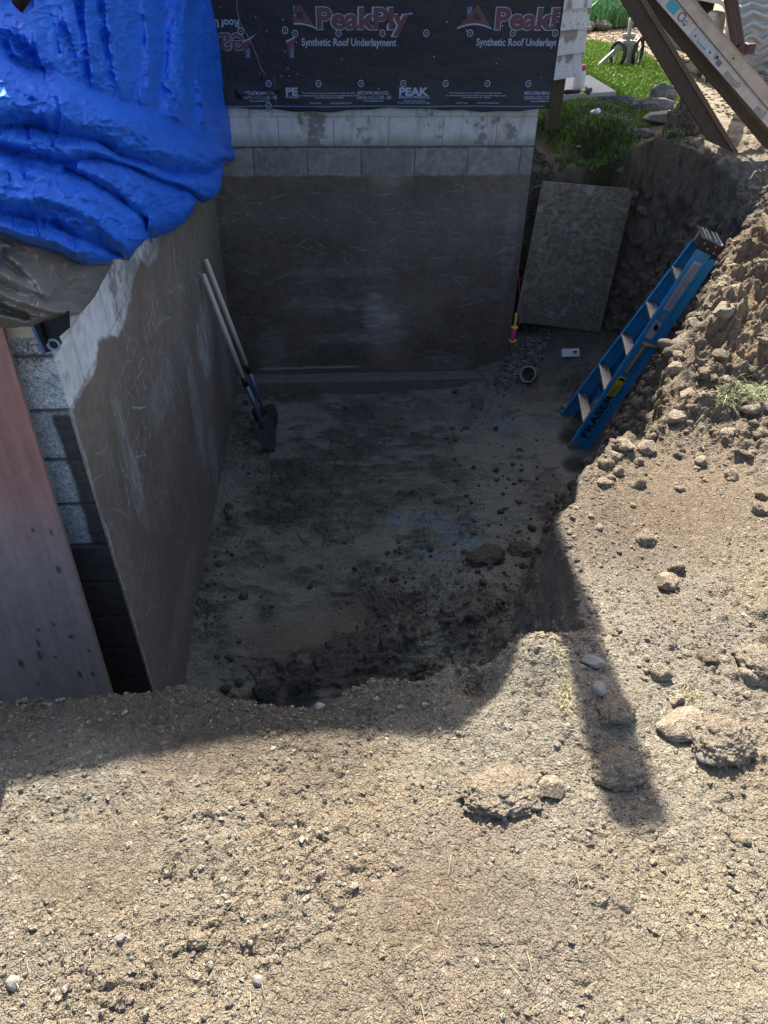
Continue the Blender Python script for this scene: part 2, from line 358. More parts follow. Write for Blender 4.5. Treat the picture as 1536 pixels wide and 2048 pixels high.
for nm, cell, sd_, dn in (('L', .13, 70, .7), ('M', .06, 80, .9), ('S', .028, 90, 1.), ('T', .015, 100, 1.)):
    h[nm] = np.zeros(len(P), np.float32); v[nm] = np.full(len(P), .5, np.float32)
    mk = near if nm != 'T' else near & ((Z_ > -1.2) & (Y_ < 3.2))
    h[nm][mk], v[nm][mk] = bumps(Pw[mk], cell, sd_, dn)
bank = sm(.02, .15, Tf) * (1 - sm(.86, 1., Tf))          # pit sides
floorm = sm(.86, 1., Tf)
right = sm(1.6, 2.4, X_)
crumbly = np.clip(.55 + low * .9 + mid * .5 + .35 * sm(-.25, .02, Df) + .35 * right, .12, 1.15)
smoothside = np.exp(-((X_ - 1.85) ** 2 + (Y_ + .35) ** 2) / .10)
smoothpath = np.exp(-((X_ - 1.15) ** 2 / .06 + (Y_ + 1.6) ** 2 / .09)) + np.exp(-((X_ - .35) ** 2 / .05 + (Y_ + 1.45) ** 2 / .05)) * .8 + np.exp(-((X_ - .55) ** 2 / .04 + (Y_ + 1.2) ** 2 / .01)) * .8 + np.exp(-((X_ - 2.2) ** 2 / .12 + (Y_ + .2) ** 2 / .12)) * .7
SMP = [(1.15, -1.6, .25, .10), (.35, -1.45, .20, .10), (.55, -1.2, .16, .06), (2.2, -.2, .30, .30), (.9, -1.75, .14, .10), (1.55, -1.75, .2, .08)]
def scraped(x, y):
    m_ = 0 * x
    for a_, b_, c_, d_ in SMP: m_ = np.maximum(m_, np.exp(-((x - a_) / c_) ** 2 - ((y - b_) / d_) ** 2))
    return m_
scr = sm(.30, .62, scraped(X_, Y_) + mid * .30 + low * .12)
crumbly *= (1 - .75 * np.clip(smoothside + smoothpath, 0, 1))
lawn_a = sm(4.3, 4.8, Y_ - .35 * (3.2 - X_).clip(-1, 1))
disp = (1 - floorm) * (crumbly * (h['L'] * .7 * (.25 + .9 * np.maximum(bank * (1 - .6 * right), .8 * right * (1 - bank))) + h['M'] * .8 * (.45 + .9 * bank + .5 * right) + h['S'] * (.75 + .6 * right)) + h['T'] * .95 * np.clip(crumbly + .45, 0, 1)) \
    + floorm * ((h['M'] * 1.0 + h['S'] * 1.0) * np.clip(.5 + mid * 1.4 + low, 0.1, 1) + h['L'] * .3 * np.clip(low * 2 - .1, 0, 1))
mound = np.exp(-((X_ - 1.5) ** 2 + (Y_ - .75) ** 2) / .16) * floorm
disp += mound * (h['M'] * .9 + h['L'] * .4 + h['S'] * .5)
disp += (fbm(P, 9, 5, 15) * .014 + fbm(P, 40, 3, 16) * .004) * (1 - .45 * floorm)
rid = masked(lambda q: 1 - np.abs(fbm(q * np.array([1, .6, 1], np.float32), 14, 4, 23)) * 2.2, near)   # chunky overhangs on the bank
crag = np.exp(-(np.maximum(-Df, 0) / .45) ** 2) * sm(1.9, 2.4, X_) * sm(.0, .5, Y_) * sm(3.4, 2.8, Y_) * (1 - bank) * (1 - floorm) * sm(-.02, .14, -Df)
rid3 = masked(lambda q: 1 - np.abs(fbm(q, 4.5, 3, 223)) * 2.4, near)
disp += crag * ((rid3 - .45) * .13 + (rid - .4) * .07 + h['L'] * .9 + h['M'] * .8)
disp += bank * (rid - .6) * .045 * np.where(X_ > 1.9, .8, .6)
smear = masked(lambda q: fbm(q * np.array([.35, 1.2, 1], np.float32), 26, 3, 77), near)
crack2 = masked(lambda q: sm(.10, .0, np.abs(fbm(q * np.array([1, 1.3, 1], np.float32), 9, 4, 129))) * sm(-.1, .4, fbm(q, 2.4, 2, 130)), near)
disp += floorm * (smear * .022 - crack2 * .02)
crack = masked(lambda q: sm(.045, .0, np.abs(fbm(q, 7, 4, 29))), near)
disp -= crack * .012 * (1 - floorm) * np.clip(low * 1.5 + .3, 0, 1) * sm(-.0, .15, -Df + .12)
disp *= np.where(Y_ > 4.6, .5, 1)
disp *= 1 - .62 * scr * (1 - bank) * (1 - floorm)
disp += scr * (1 - bank) * (1 - floorm) * .007 * masked(lambda q: fbm(q * np.array([1, .22, 1], np.float32), 30, 3, 501), near)
Pd = P + Nn * disp[:, None]
# colour: the soil's own colours (dry tan top soil, brown bank, dark damp clay floor), with shade painted on the near lip
dry = np.stack([np.full(len(P), .375), np.full(len(P), .322), np.full(len(P), .235)], -1)
dry2 = np.array([.30, .245, .175]); brown = np.array([.225, .165, .115]); dark = np.array([.215, .198, .155]); clay = np.array([.43, .41, .32])
k = np.clip(.5 + low * 1.3 + mid * .7, 0, 1)[:, None]
c = lerp(dry, dry2, k)
c = lerp(c, brown, np.clip(smoothside * .85 + smoothpath * .5, 0, 1)[:, None])
c = c * (1 - .50 * (sm(-.34, -.08, Df + mid * .10 + low * .08) * sm(1.35, 1.0, X_) * sm(0, -.5, Y_))[:, None])  # shade of the near lip, painted into the soil colour
c = c * (1 + .16 * low + .10 * mid)[:, None] * (1 + np.array([.04, 0, -.06]) * fbm(P, 3.1, 3, 401)[:, None] * 2)
c = lerp(c, c * np.array([.86, .84, .82]), (scr * .7)[:, None])
peb = ((v['S'] - .5) * .5 * (h['S'] > .001) + (v['T'] - .5) * .7 * (h['T'] > .0005))[:, None]
c = c * (1 + peb * .9)
c = c + (np.array([.09, .085, .07]) * ((v['T'] > .86) & (h['T'] > .001))[:, None])
c = lerp(c, np.array([.275, .205, .135]) * (1 + peb) * (1 + .3 * mid[:, None]), (sm(1.7, 1.95, X_ + mid * .1) * sm(-1.0, -.7, Y_ + low * .2) * np.clip(.55 + low * .8, 0, .9))[:, None])
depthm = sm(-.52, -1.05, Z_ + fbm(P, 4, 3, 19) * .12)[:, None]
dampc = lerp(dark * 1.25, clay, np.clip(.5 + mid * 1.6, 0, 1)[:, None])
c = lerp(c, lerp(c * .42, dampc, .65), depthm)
c = lerp(c, np.array([.33, .26, .195]) * (1 + peb) * (1 + .5 * mid[:, None]), (bank * sm(2.2, 2.6, X_))[:, None] * .75)
c = lerp(c, np.array([.37, .275, .175]) * (1 + peb * 1.2) * (1 + .35 * mid[:, None]), (crag * (1 - floorm) * sm(.5, .9, Y_))[:, None] * .85)
fm = floorm[:, None]
c = lerp(c, lerp(clay * .95, dark * .85, np.clip(.45 + low * 1.2 + mid * 1.1 + smear * .8, 0, 1)[:, None]), fm)
def blobs(lst, r):
    o = np.zeros(len(P), np.float32)
    for px, py, k_ in lst:
        q = on(px, py, z=-2.15); o = np.maximum(o, k_ * np.exp(-((X_ - q[0]) ** 2 + ((Y_ - q[1]) * .9) ** 2) / r ** 2))
    return o
bl = blobs([(850, 1045, 1), (900, 1075, 1), (935, 1100, 1), (800, 1040, .8), (890, 1140, .8), (960, 1040, .7), (740, 1090, .5), (1010, 850, .9), (960, 830, .6), (1060, 860, .7), (880, 1055, 1), (915, 1090, 1), (860, 1120, .7), (1100, 870, .7), (620, 900, .4)], .13)
blm = (sm(.35, .75, bl + mid * .35 + smear * .25) * floorm)[:, None]
c = lerp(c, np.array([.33, .41, .41]), blm * .9)
wetp = blobs([(620, 1240, 1), (560, 1260, 1), (700, 1220, .9), (860, 810, 1), (780, 812, 1), (940, 812, .9), (500, 1260, .8)], .16)
wm = (sm(.35, .7, wetp + mid * .25) * floorm)
c = lerp(c, np.array([.33, .285, .21]), wm[:, None] * .8)
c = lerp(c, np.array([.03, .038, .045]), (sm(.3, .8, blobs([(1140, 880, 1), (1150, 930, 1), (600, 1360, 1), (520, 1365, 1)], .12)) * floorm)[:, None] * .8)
disp_w = wm * disp; Pd -= Nn * (disp_w * .75)[:, None]
# garden beyond: lawn and bark mulch
def line_side(X, Y, a, b): return (b[0] - a[0]) * (Y - a[1]) - (b[1] - a[1]) * (X - a[0])
LB = [on(1150, 62, z=-.2), on(1220, 84, z=-.2), on(1290, 108, z=-.2), on(1350, 152, z=-.2), on(1368, 192, z=-.2), on(1300, 232, z=-.2), on(1262, 262, z=-.2), on(1190, 262, z=-.2), on(1085, 225, z=-.2)]
LAWN = [tuple(q[:2]) for q in LB] + [(2.5, 5.0), (2.5, 9.5)]
dl = pdist(X_ + mid * .12, Y_ + low * .25, LAWN)
lawnm = sm(-.08, .10, dl)[:, None]
mul = sm(4.2, 5.2, Y_ + X_ * .3 - .6)[:, None]
c = lerp(c, np.array([.40, .315, .215]) * (1 + .35 * fbm(P, 24, 3, 33)[:, None]), mul)
c = lerp(c, np.array([.07, .075, .03]), lawnm)
# grey gravelly top soil above the cut on the far right
gr = (np.exp(-((X_ - 3.7) ** 2 + (Y_ - 3.0) ** 2) / .45))[:, None]
c = lerp(c, np.array([.27, .25, .215]) * (1 + peb * 1.5), gr * .7)
topd = (sm(3.1, 3.5, Y_) * sm(-.03, .04, Df) * sm(2.45, 2.6, X_))[:, None]
c = lerp(c, np.array([.125, .098, .07]) * (1 + peb), topd * .35)
grav = (np.exp(-((X_ - 2.65) ** 2 / .06 + (Y_ - 3.75) ** 2 / .22)) * sm(-1., -1.6, Z_) + np.exp(-((X_ - 2.65) ** 2 / .03 + (Y_ - 4.6) ** 2 / .2)))[:, None]
c = lerp(c, np.array([.13, .125, .11]), np.clip(grav, 0, 1) * .7)
rough = np.clip(.95 - .32 * floorm - .25 * wm - .25 * blm[:, 0] - .15 * floorm * (smear > 0), .3, 1)
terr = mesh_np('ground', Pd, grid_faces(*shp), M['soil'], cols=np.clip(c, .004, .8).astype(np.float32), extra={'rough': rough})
tag(terr, kind='structure')

# ------------------------------------------------------------------ loose crumbs and stones
_ico = {}
def ico(n):
    if n not in _ico:
        bm = bmesh.new(); bmesh.ops.create_icosphere(bm, subdivisions=n, radius=1)
        _ico[n] = (np.array([v.co[:] for v in bm.verts], np.float32), np.array([[v.index for v in f.verts] for f in bm.faces])); bm.free()
    return _ico[n]
def scatter(name, pts, rad, mat_, cols, n=2, seed=0, rough_=.28, flat=.75, facets=0):
    V0, F0 = ico(n); r = np.random.default_rng(seed); K = len(pts)
    V = np.repeat(V0[None], K, 0)
    ax = r.normal(size=(K, 3, 3)); q, _ = np.linalg.qr(ax); scl = r.uniform(.6, 1.15, (K, 1, 3))
    V = V * scl; V = np.einsum('kij,knj->kni', q, V)
    off = r.uniform(0, 90, (K, 1, 3)).astype(np.float32)
    nz = vnoise((V * 1.1 + off).reshape(-1, 3), 5).reshape(K, -1, 1) + .5 * vnoise((V * 2.7 + off).reshape(-1, 3), 6).reshape(K, -1, 1)
    V = V * (1 + rough_ * nz); V[..., 2] *= flat
    V = V * rad[:, None, None] + pts[:, None, :]
    Fa = F0[None] + (np.arange(K) * len(V0))[:, None, None]
    cc = np.repeat(cols[:, None, :], len(V0), 1).reshape(-1, 3)
    return mesh_np(name, V.reshape(-1, 3), Fa.reshape(-1, 3), mat_, cols=cc, smooth=not facets)
def surf(xs, ys):
    """height of the finished ground mesh at points"""
    i = np.clip(np.searchsorted(gx, xs) - 1, 0, len(gx) - 2); j = np.clip(np.searchsorted(gy, ys) - 1, 0, len(gy) - 2)
    Zd = Pd[:, 2].reshape(shp); return Zd[j, i]
def px_pts(n, box, z, seed):
    r = np.random.default_rng(seed); x = r.uniform(box[0], box[2], n); y = r.uniform(box[1], box[3], n)
    q = np.array([on(a, b, z=z) for a, b in zip(x, y)]); return q[:, 0], q[:, 1]
r = np.random.default_rng(3)
n = 150000
xs = r.uniform(.0, 3.6, n); ys = -2.0 + 4.2 * r.uniform(0, 1, n) ** 1.7
ok = (pdist(xs, ys, RIM) < .02) & (xs < 1.75 + (ys + 2) * .6)
dn = fbm(np.stack([xs, ys, xs * 0], -1), 2.4, 3, 5); ok &= (r.uniform(-.7, .5, n) < dn) & (r.uniform(0, 1, n) > .9 * sm(.25, .55, scraped(xs, ys) + dn * .2))
xs, ys = xs[ok], ys[ok]
rad = .0017 + .0075 * r.uniform(0, 1, len(xs)) ** 10
base = np.array([.38, .325, .24]) * r.uniform(.5, 1.12, (len(xs), 1)) * (1 + r.normal(0, .015, (len(xs), 3)))
base = np.where((r.uniform(size=(len(xs), 1)) < .03), np.array([.48, .43, .35]), base)
o = scatter('soil_crumbs', np.stack([xs, ys, surf(xs, ys) + rad * .15], -1), rad, M['crumb'], np.clip(base, 0, .7), 1, 1, rough_=.5, facets=1)
tag(o, 'dry tan soil crumbs and pebbles strewn over the ground before the pit', 'soil crumbs', kind='stuff')
# lumps in the pit
n = 2600
xs = r.uniform(.05, 2.6, n); ys = r.uniform(-.1, 3.6, n)
q_ = np.exp(-((xs - 1.55) ** 2 + (ys - .8) ** 2) / .25) + .5 * np.exp(-((xs - .15) ** 2) / .03) + .35 * sm(1.2, 2.4, xs) + .05
ok = (r.uniform(0, 1, n) < q_ * 1.1) & (pdist(xs, ys, RIM) > .3)
xs, ys = xs[ok], ys[ok]; rad = .006 + .026 * r.uniform(0, 1, len(xs)) ** 4
base = np.array([.17, .142, .11]) * r.uniform(.6, 1.4, (len(xs), 1))
o = scatter('clay_lumps', np.stack([xs, ys, surf(xs, ys) + rad * .3], -1), rad, M['crumb'], base, 2, 2)
tag(o, 'dark damp clay lumps crumbled over the bottom of the pit', 'clay lumps', kind='stuff')
def clod_field(name, n, box, test, rmax, base_, seed, label, cat, pw=4, rmin=.006, sink=.2, m_='crumb'):
    r = np.random.default_rng(seed); xs = r.uniform(box[0], box[1], n); ys = r.uniform(box[2], box[3], n); d = pdist(xs, ys, RIM); f = pdist(xs, ys, FLOOR); ok = test(xs, ys, d, f, r); xs, ys = xs[ok], ys[ok]
    rad = rmin + (rmax - rmin) * r.uniform(0, 1, len(xs)) ** pw; base = np.array(base_) * r.uniform(.65, 1.3, (len(xs), 1))
    o = scatter(name, np.stack([xs, ys, surf(xs, ys) + rad * sink], -1), rad, M[m_], base, 3, seed, rough_=.5, flat=.8); return tag(o, label, cat, kind='stuff')
crumb_bump(M['crumb'], ((130, .009), (260, .005)))
clod_field('bank_clods', 11000, (2.3, 4.1, .6, 4.6), lambda x, y, d, f, r: (d > .02) & (f < .0), .06, (.21, .165, .12), 31, 'dark crumbly clods clinging to the cut bank around the blue ladder', 'bank clods', 4, sink=.0)
clod_field('crest_clods', 4200, (1.9, 4.6, -.1, 3.0), lambda x, y, d, f, r: (d < .02) & (r.uniform(0, 1, len(x)) < np.exp(-np.maximum(-d, 0) / .3)), .034, (.31, .25, .17), 32, 'dry tan clods broken off along the sunlit crest of the bank', 'crest clods', 5)
clod_field('rim_clods', 1500, (-.3, 1.9, -1.25, -.3), lambda x, y, d, f, r: (np.abs(d) < .05), .014, (.27, .215, .15), 33, 'dry crumbs of earth along the near lip of the pit', 'rim clods', 3)
clod_field('loose_clods', 2600, (1.68, 3.3, -1.7, .8), lambda x, y, d, f, r: (d < -.03) & (r.uniform(0, 1, len(x)) < .25 + .9 * np.clip(fbm(np.stack([x, y, 0 * x], -1), 3.2, 3, 71), -.25, .7)), .040, (.30, .24, .165), 34, 'brown broken clods strewn over the sunlit ground right of the pit', 'loose clods', 6, .004, .1)
# drainage gravel
def gravel_pts(n, fx, seed):
    r = np.random.default_rng(seed); return fx(r, n)
ptsx, ptsy = [], []
GP = [(1030, 644), (1068, 652), (1092, 672), (1080, 712), (1052, 728), (1010, 742), (992, 742), (1012, 705)]
qx, qy = r.uniform(970, 1130, 9000), r.uniform(640, 752, 9000); jd = pdist(qx + r.normal(0, 5, 9000), qy + r.normal(0, 5, 9000), GP) > 0
qq = np.array([on(a_, b_, z=-1.92)[:2] for a_, b_ in zip(qx[jd], qy[jd])]); gx1, gy1 = qq[:, 0], qq[:, 1]; tri = (gx1 > 2.46) | (gy1 < 3.7)
gx2 = r.uniform(2.47, 2.85, 3600); gy2 = r.uniform(4.28, 5.25, 3600); t2 = gx2 - 2.47 < .36 - (gy2 - 4.3) * .12
xs = np.concatenate([gx1[tri], gx2[t2]]); ys = np.concatenate([gy1[tri], gy2[t2]])
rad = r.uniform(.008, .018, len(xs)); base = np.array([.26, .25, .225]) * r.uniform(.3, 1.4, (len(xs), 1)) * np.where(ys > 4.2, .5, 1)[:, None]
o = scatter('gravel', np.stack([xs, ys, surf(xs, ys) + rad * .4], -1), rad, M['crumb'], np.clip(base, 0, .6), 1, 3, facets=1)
tag(o, 'pale grey drainage gravel heaped at the corner and along the side of the back wall', 'gravel', kind='stuff')

def rock(name, px, py, z, r0, m, label, cat, group=None, scl=(1, 1, .7), rot=0., seed=0, n=5, amp=.28, sink=.25, hi=1.2, parent=None):
    V, F_ = ico(n); rr = np.random.default_rng(seed + 100); o3 = rr.uniform(0, 50, 3).astype(np.float32)
    d = 1 + amp * fbm(V * 1.0 + o3, hi, 5, seed)
    # a few flattened faces
    for _ in range(0 if m.name.endswith('_clod') else 9):
        nrm = rr.normal(size=3); nrm /= np.linalg.norm(nrm); dd = V @ nrm; d = np.where(dd * d > .72, .72 / np.maximum(dd, .1), d)
    if m.name.endswith('_clod'):
        hb, _ = bumps(V * d[:, None] + o3, .42, seed + 3); hc, _ = bumps(V * d[:, None] + o3, .17, seed + 4); d = d + hb * .9 + hc * 1.2 + .10 * fbm(V + o3, 5, 4, seed + 2)
    if m.name == 'rock': hb, _ = bumps(V * d[:, None] + o3, .9, seed + 3); d = d + hb * .35 - .16 * np.abs(fbm((V + o3) * np.array([.5, 1.6, 1.6], np.float32), 2.2, 5, seed + 2)) * 2
    V = V * d[:, None] * np.array(scl) * r0
    ca, sa = math.cos(rot), math.sin(rot); V = V @ np.array([[ca, sa, 0], [-sa, ca, 0], [0, 0, 1]])
    q = on(px, py, z=z); zz = float(surf(np.array([q[0]]), np.array([q[1]]))[0]) if z > -9 else z
    loc = Vector((q[0], q[1], zz + r0 * scl[2] * (1 - 2 * sink) * .8))
    me_o = mesh_np(name, V.astype(np.float32), F_, m); me_o.location = loc
    return tag(me_o, label, cat, group)
rock('soil_clod', 1005, 1585, -.45, .076, M['brown_clod'], 'biggest brown soil clod, cracked along its lower edge, left of the shadow strip', 'soil clod', 'large soil clods', (1.15, .85, .38), .2, 1, 6, .34, .32)
rock('soil_clod', 1102, 1580, -.45, .032, M['dry_clod'], 'tan clod just right of the biggest soil clod', 'soil clod', 'large soil clods', (1, 1, .7), .2, 2, 5, .3)
rock('soil_clod', 1235, 1545, -.45, .055, M['brown_clod'], 'dark rounded clod in the lower part of the shadow strip', 'soil clod', 'large soil clods', (1.1, .9, .6), .2, 3, 5, .3)
rock('soil_clod', 1228, 1438, -.45, .038, M['brown_clod'], 'dark clod in the shadow strip just below the two pale stones', 'soil clod', 'large soil clods', (1.2, .9, .6), .1, 4, 5, .3)
rock('soil_clod', 1335, 1160, -.46, .038, M['dry_clod'], 'upright tan clod alone on the sunlit bank, casting a dark shadow', 'soil clod', 'large soil clods', (.9, .9, 1.0), .5, 5, 5, .35)
rock('soil_clod', 1450, 1475, -.42, .068, M['brown_clod'], 'large blocky brown clod near the right edge of the sunlit bank', 'soil clod', 'large soil clods', (1.2, .9, .6), .5, 6, 6, .34)
rock('soil_clod', 1370, 1440, -.42, .055, M['dry_clod'], 'brown clod half buried just left of the blocky clod near the right edge', 'soil clod', 'large soil clods', (1.3, .9, .45), .3, 7, 5, .3)
rock('soil_clod', 1520, 1320, -.42, .055, M['brown_clod'], 'dark brown clod cut by the right edge of the picture', 'soil clod', 'large soil clods', (1, 1, .6), .3, 8, 5, .3)
rock('soil_clod', 395, 1880, -.45, .018, M['brown_clod'], 'small dark clod by itself in the lower left foreground', 'soil clod', 'large soil clods', (1.1, .9, .8), .3, 9, 5, .35)
rock('soil_clod', 968, 1158, -2.1, .10, M['dark_clod'], 'big dark damp clod on the pit floor at the foot of the bank', 'soil clod', 'large soil clods', (1.2, .8, .6), .3, 10, 5, .3)
rock('soil_clod', 1040, 1110, -2.05, .08, M['dark_clod'], 'damp brown clod on the pit floor above and right of the big dark one', 'soil clod', 'large soil clods', (1, 1, .6), .3, 12, 5, .3)
for i, (a, b, s_) in enumerate([(1250, 890, .035), (1232, 905, .03), (1295, 885, .04), (1345, 690, .045), (1380, 660, .04), (1350, 740, .05), (1400, 720, .05), (1440, 600, .035), (1375, 800, .05), (1350, 835, .04), (1430, 680, .05), (1460, 545, .03)]):
    rock('bank_lump', a, b, -.45, s_, M['dry_clod'], 'sunlit crumbly lump along the crest of the bank beside the blue ladder', 'soil lump', 'sunlit lumps on the bank crest', (1, 1, .75), i, 20 + i, 5, .4, .3)
rock('stone', 1180, 1342, -.45, .026, M['pale_rock'], 'long pale grey stone, upper one of two in the shadow strip', 'stone', None, (1.4, .8, .6), -.3, 40, 4, .2)
rock('stone', 1190, 1400, -.45, .022, M['pale_rock'], 'rounder pale grey stone, lower one of two in the shadow strip', 'stone', None, (1, 1, .8), .4, 41, 4, .2)
rock('stone', 1412, 1510, -.43, .024, M['pale_rock'], 'angular cream stone in the sun below the blocky brown clod', 'stone', None, (1, .9, .8), .4, 42, 3, .3)
rock('stone', 640, 1402, -.47, .014, M['pale_rock'], 'small pale stone on the shaded lip of the pit', 'stone', None, (1, 1, .8), .4, 43, 3, .2)
rock('stone', 240, 1870, -.45, .010, M['pale_rock'], 'small white pebble in the left foreground', 'stone', None, (1, 1, .8), .4, 44, 3, .2)
rock('stone', 515, 1960, -.45, .012, M['pale_rock'], 'pale pebble near the bottom of the picture', 'stone', None, (1, 1, .8), .4, 45, 3, .2)
rock('stone', 20, 1960, -.45, .015, M['pale_rock'], 'cream stone at the bottom left corner', 'stone', None, (1, 1, .8), .4, 46, 3, .2)
# rocks by the garden
for px, py, r0, scl, rot, lab, m_, sd_ in [
    (1240, 210, .13, (1.7, .6, .5), -.1, 'dark flat rock at the left end of the rock heap', 'rock', 61), (1295, 222, .14, (1.5, .7, .55), -.15, 'long grey rock lying in the middle of the rock heap', 'rock', 62),
    (1322, 200, .13, (1.2, .6, .9), .2, 'upright pointed grey rock at the back of the rock heap', 'rock', 63), (1325, 238, .13, (1.5, .6, .5), .3, 'pale streaked rock at the front of the rock heap', 'pale_rock', 64),
    (1290, 250, .10, (1.2, .7, .5), -.4, 'low brown rock half sunk in the grass before the heap', 'rock', 65), (1372, 250, .17, (.85, .8, 1.05), 0, 'dark root ball of earth beside the brown plank', 'dark_clod', 66)]:
    rock('rock', px, py, -.2, r0, M[m_], lab, 'rock' if sd_ < 66 else 'earth ball', 'rocks heaped by the lawn' if sd_ < 66 else None, scl, rot, sd_, 5, .4, .15)

# ------------------------------------------------------------------ painted sheets (walls)
class Canvas:
    def __init__(s, w_, h_, res, col, seed=0):
        s.W, s.H, s.res = int(w_ / res) + 1, int(h_ / res) + 1, res
        s.u, s.v = np.meshgrid(np.linspace(0, w_, s.W), np.linspace(0, -h_, s.H))
        s.c = np.ones((s.H, s.W, 3), np.float32) * np.array(col, np.float32); s.d = np.zeros((s.H, s.W), np.float32)
        s.P = np.stack([s.u.ravel(), s.v.ravel(), np.full(s.u.size, seed * 3.1)], -1).astype(np.float32); s.r = np.random.default_rng(seed)
    def n(s, sc, o=4, sx=1, sy=1, sd_=0): return fbm(s.P * np.array([sx, sy, 1], np.float32), sc, o, sd_).reshape(s.H, s.W)
    def mix(s, col, m): s.c = lerp(s.c, np.array(col, np.float32), np.clip(m, 0, 1)[..., None])
    def blob(s, u, v_, ru, rv, edge=.5, ns=8):
        d = ((s.u - u) / ru) ** 2 + ((s.v - v_) / rv) ** 2
        return sm(1 + edge, 1 - edge, d + s.n(ns, 4, 1, 1, 7) * .9)
    def scratch(s, u, v_, ang, ln, col, al, wd=1, curve=0.):
        k = max(3, int(ln / s.res * 1.5)); t = np.linspace(0, 1, k); a = ang + curve * t
        x = u + np.cumsum(np.cos(a)) * ln / k; y = v_ + np.cumsum(np.sin(a)) * ln / k
        al = al * (.35 + .65 * s.r.uniform(0, 1, k)) * np.sin(np.pi * np.clip(t, .03, .97)) ** .4 * (np.repeat(s.r.uniform(0, 1, k // 6 + 1), 6)[:k] > .22)
        for q in range(wd):
            i = np.round((x - 0) / s.res).astype(int) + q; j = np.round(-y / s.res).astype(int)
            ok = (i >= 0) & (i < s.W) & (j >= 0) & (j < s.H); i_, j_, a_ = i[ok], j[ok], al[ok, None]
            s.c[j_, i_] = s.c[j_, i_] * (1 - a_) + np.array(col) * a_
MEMB = (.060, .052, .045)
def blockwork(cv, z0, rows, off, tone, mortar, jw=.008):
    """shallow mortar joints of 0.406 x 0.203 m blocks; z0 height of canvas top"""
    z = z0 + cv.v; row = np.floor((z + 1e-4) / .203); fz = z / .203 - row
    x = (cv.u - off) / .406 + np.where(row % 2 == 0, 0, .5); cx = np.floor(x); fx = x - cx
    dj = np.minimum(np.minimum(fx, 1 - fx) * .406, np.minimum(fz, 1 - fz) * .203) + cv.n(30, 3) * .003
    t = _h(cx.astype(np.int32).ravel(), row.astype(np.int32).ravel(), np.zeros(cx.size, np.int32), 5).reshape(cx.shape)
    m = sm(jw, jw * .4, dj); return m, t, dj
def paint_back():
    cv = Canvas(2.452, 2.40, .0045, (.2, .2, .2), 1)         # u = X, v = z - .10
    z = .10 + cv.v
    m, t, dj = blockwork(cv, .10, 0, .325, 0, 0)
    n1, n2 = cv.n(5, 5), cv.n(26, 4, 1, 1, 3)
    cv.c = np.stack([.19 + .07 * t, .178 + .062 * t, .155 + .052 * t], -1) * (1 + .35 * n2[..., None])
    cv.mix((.13, .115, .10), sm(.5, .9, t) * .8 * (np.abs(cv.u - 1.27) < .25))
    pale = sm(-.215, -.185, z + n2 * .02)
    cv.mix((.54, .53, .50), pale * .95); cv.mix((.40, .37, .33), pale * sm(-.1, .5, cv.n(3, 5, 1, 1, 61)) * .7); cv.mix((.30, .27, .23), pale * sm(-.05, .35, cv.n(14, 4, 2.2, .5, 62)) * .45); cv.c *= (1 + .16 * n2[..., None])
    cv.mix((.15, .13, .10), pale * sm(.10, .36, n1 + n2 * .5) * .8)
    cv.mix((.20, .175, .145), pale * sm(-.10, -.2, z + n1 * .06) * .75)
    cv.mix((.12, .11, .095), m * np.where(z > -.2, .35, .9) * sm(-.6, .0, cv.n(7, 3, 1, 1, 63))); cv.d -= m * .004
    cv.mix((.07, .06, .05), sm(.014, .004, np.abs(z + .203) + n2 * .006) * .7)
    mm = sm(-.392, -.408, z + cv.n(12, 3, 1, 1, 8) * .012)
    memb = np.array((.128, .100, .078)) * (1 + .45 * cv.n(1.3, 5, 1, 1, 44)[..., None]) * (1 + .35 * cv.n(3, 5, 1, 1, 12)[..., None] + .3 * n2[..., None])
    cv.c = lerp(cv.c, memb, mm[..., None]); cv.d *= 1 - mm; cv.d += mm * .006
    cv.d += mm * cv.n(4, 4) * .004
    # brown dust and pale lime scars on the coat
    cv.mix((.27, .215, .165), mm * sm(.1, .6, cv.n(2.2, 4, 1, 1, 21)) * .55)
    cv.mix((.17, .15, .13), mm * sm(-.45, -.75, z) * sm(-.95, -.6, z) * .35)
    for u, v_, a, b, al in [(1.24, -1.50, .10, .15, .34), (1.30, -1.58, .17, .08, .30), (1.15, -1.44, .16, .05, .24), (.75, -1.42, .22, .05, .14), (.95, -1.15, .4, .04, .10), (1.25, -1.72, .30, .07, .25), (1.9, -2.0, .22, .10, .2), (2.35, -1.0, .06, .4, .14), (.9, -1.75, .3, .05, .12), (2.2, -1.35, .25, .05, .08), (.35, -1.85, .12, .22, .12)]:
        cv.mix((.50, .50, .48), mm * cv.blob(u, v_ - .1, a, b) * al * (.35 + .8 * sm(-.3, .5, cv.n(30, 3, .35, 1.6, 17))))
    cv.mix((.35, .35, .32), mm * sm(.016, .004, np.abs(z + 2.02 + cv.n(6, 3) * .01)) * sm(1.25, .95, cv.u) * sm(.18, .26, cv.u) * .8)
    cv.mix((.12, .11, .09), sm(-2.03, -2.07, z) * .8)
    for i in range(420):
        cv.scratch(cv.r.uniform(0, 2.4), -.55 - cv.r.uniform(0, 1, 1)[0] * 1.6, cv.r.normal(0, .28) + (math.pi if cv.r.uniform() < .5 else 0), cv.r.uniform(.02, .22), (.52, .50, .46), cv.r.uniform(.1, .55), 1, cv.r.normal(0, .3))
    for i in range(60):
        cv.scratch(cv.r.uniform(0, 2.4), -.55 - cv.r.uniform(0, 1) * .8, cv.r.uniform(0, 6.28), cv.r.uniform(.02, .12), (.5, .47, .43), cv.r.uniform(.2, .5), 1, cv.r.normal(0, 2))
    sp = cv.r.uniform(0, 1, cv.c.shape[:2]) > .9965
    cv.mix((.40, .38, .35), sp * mm * .7)
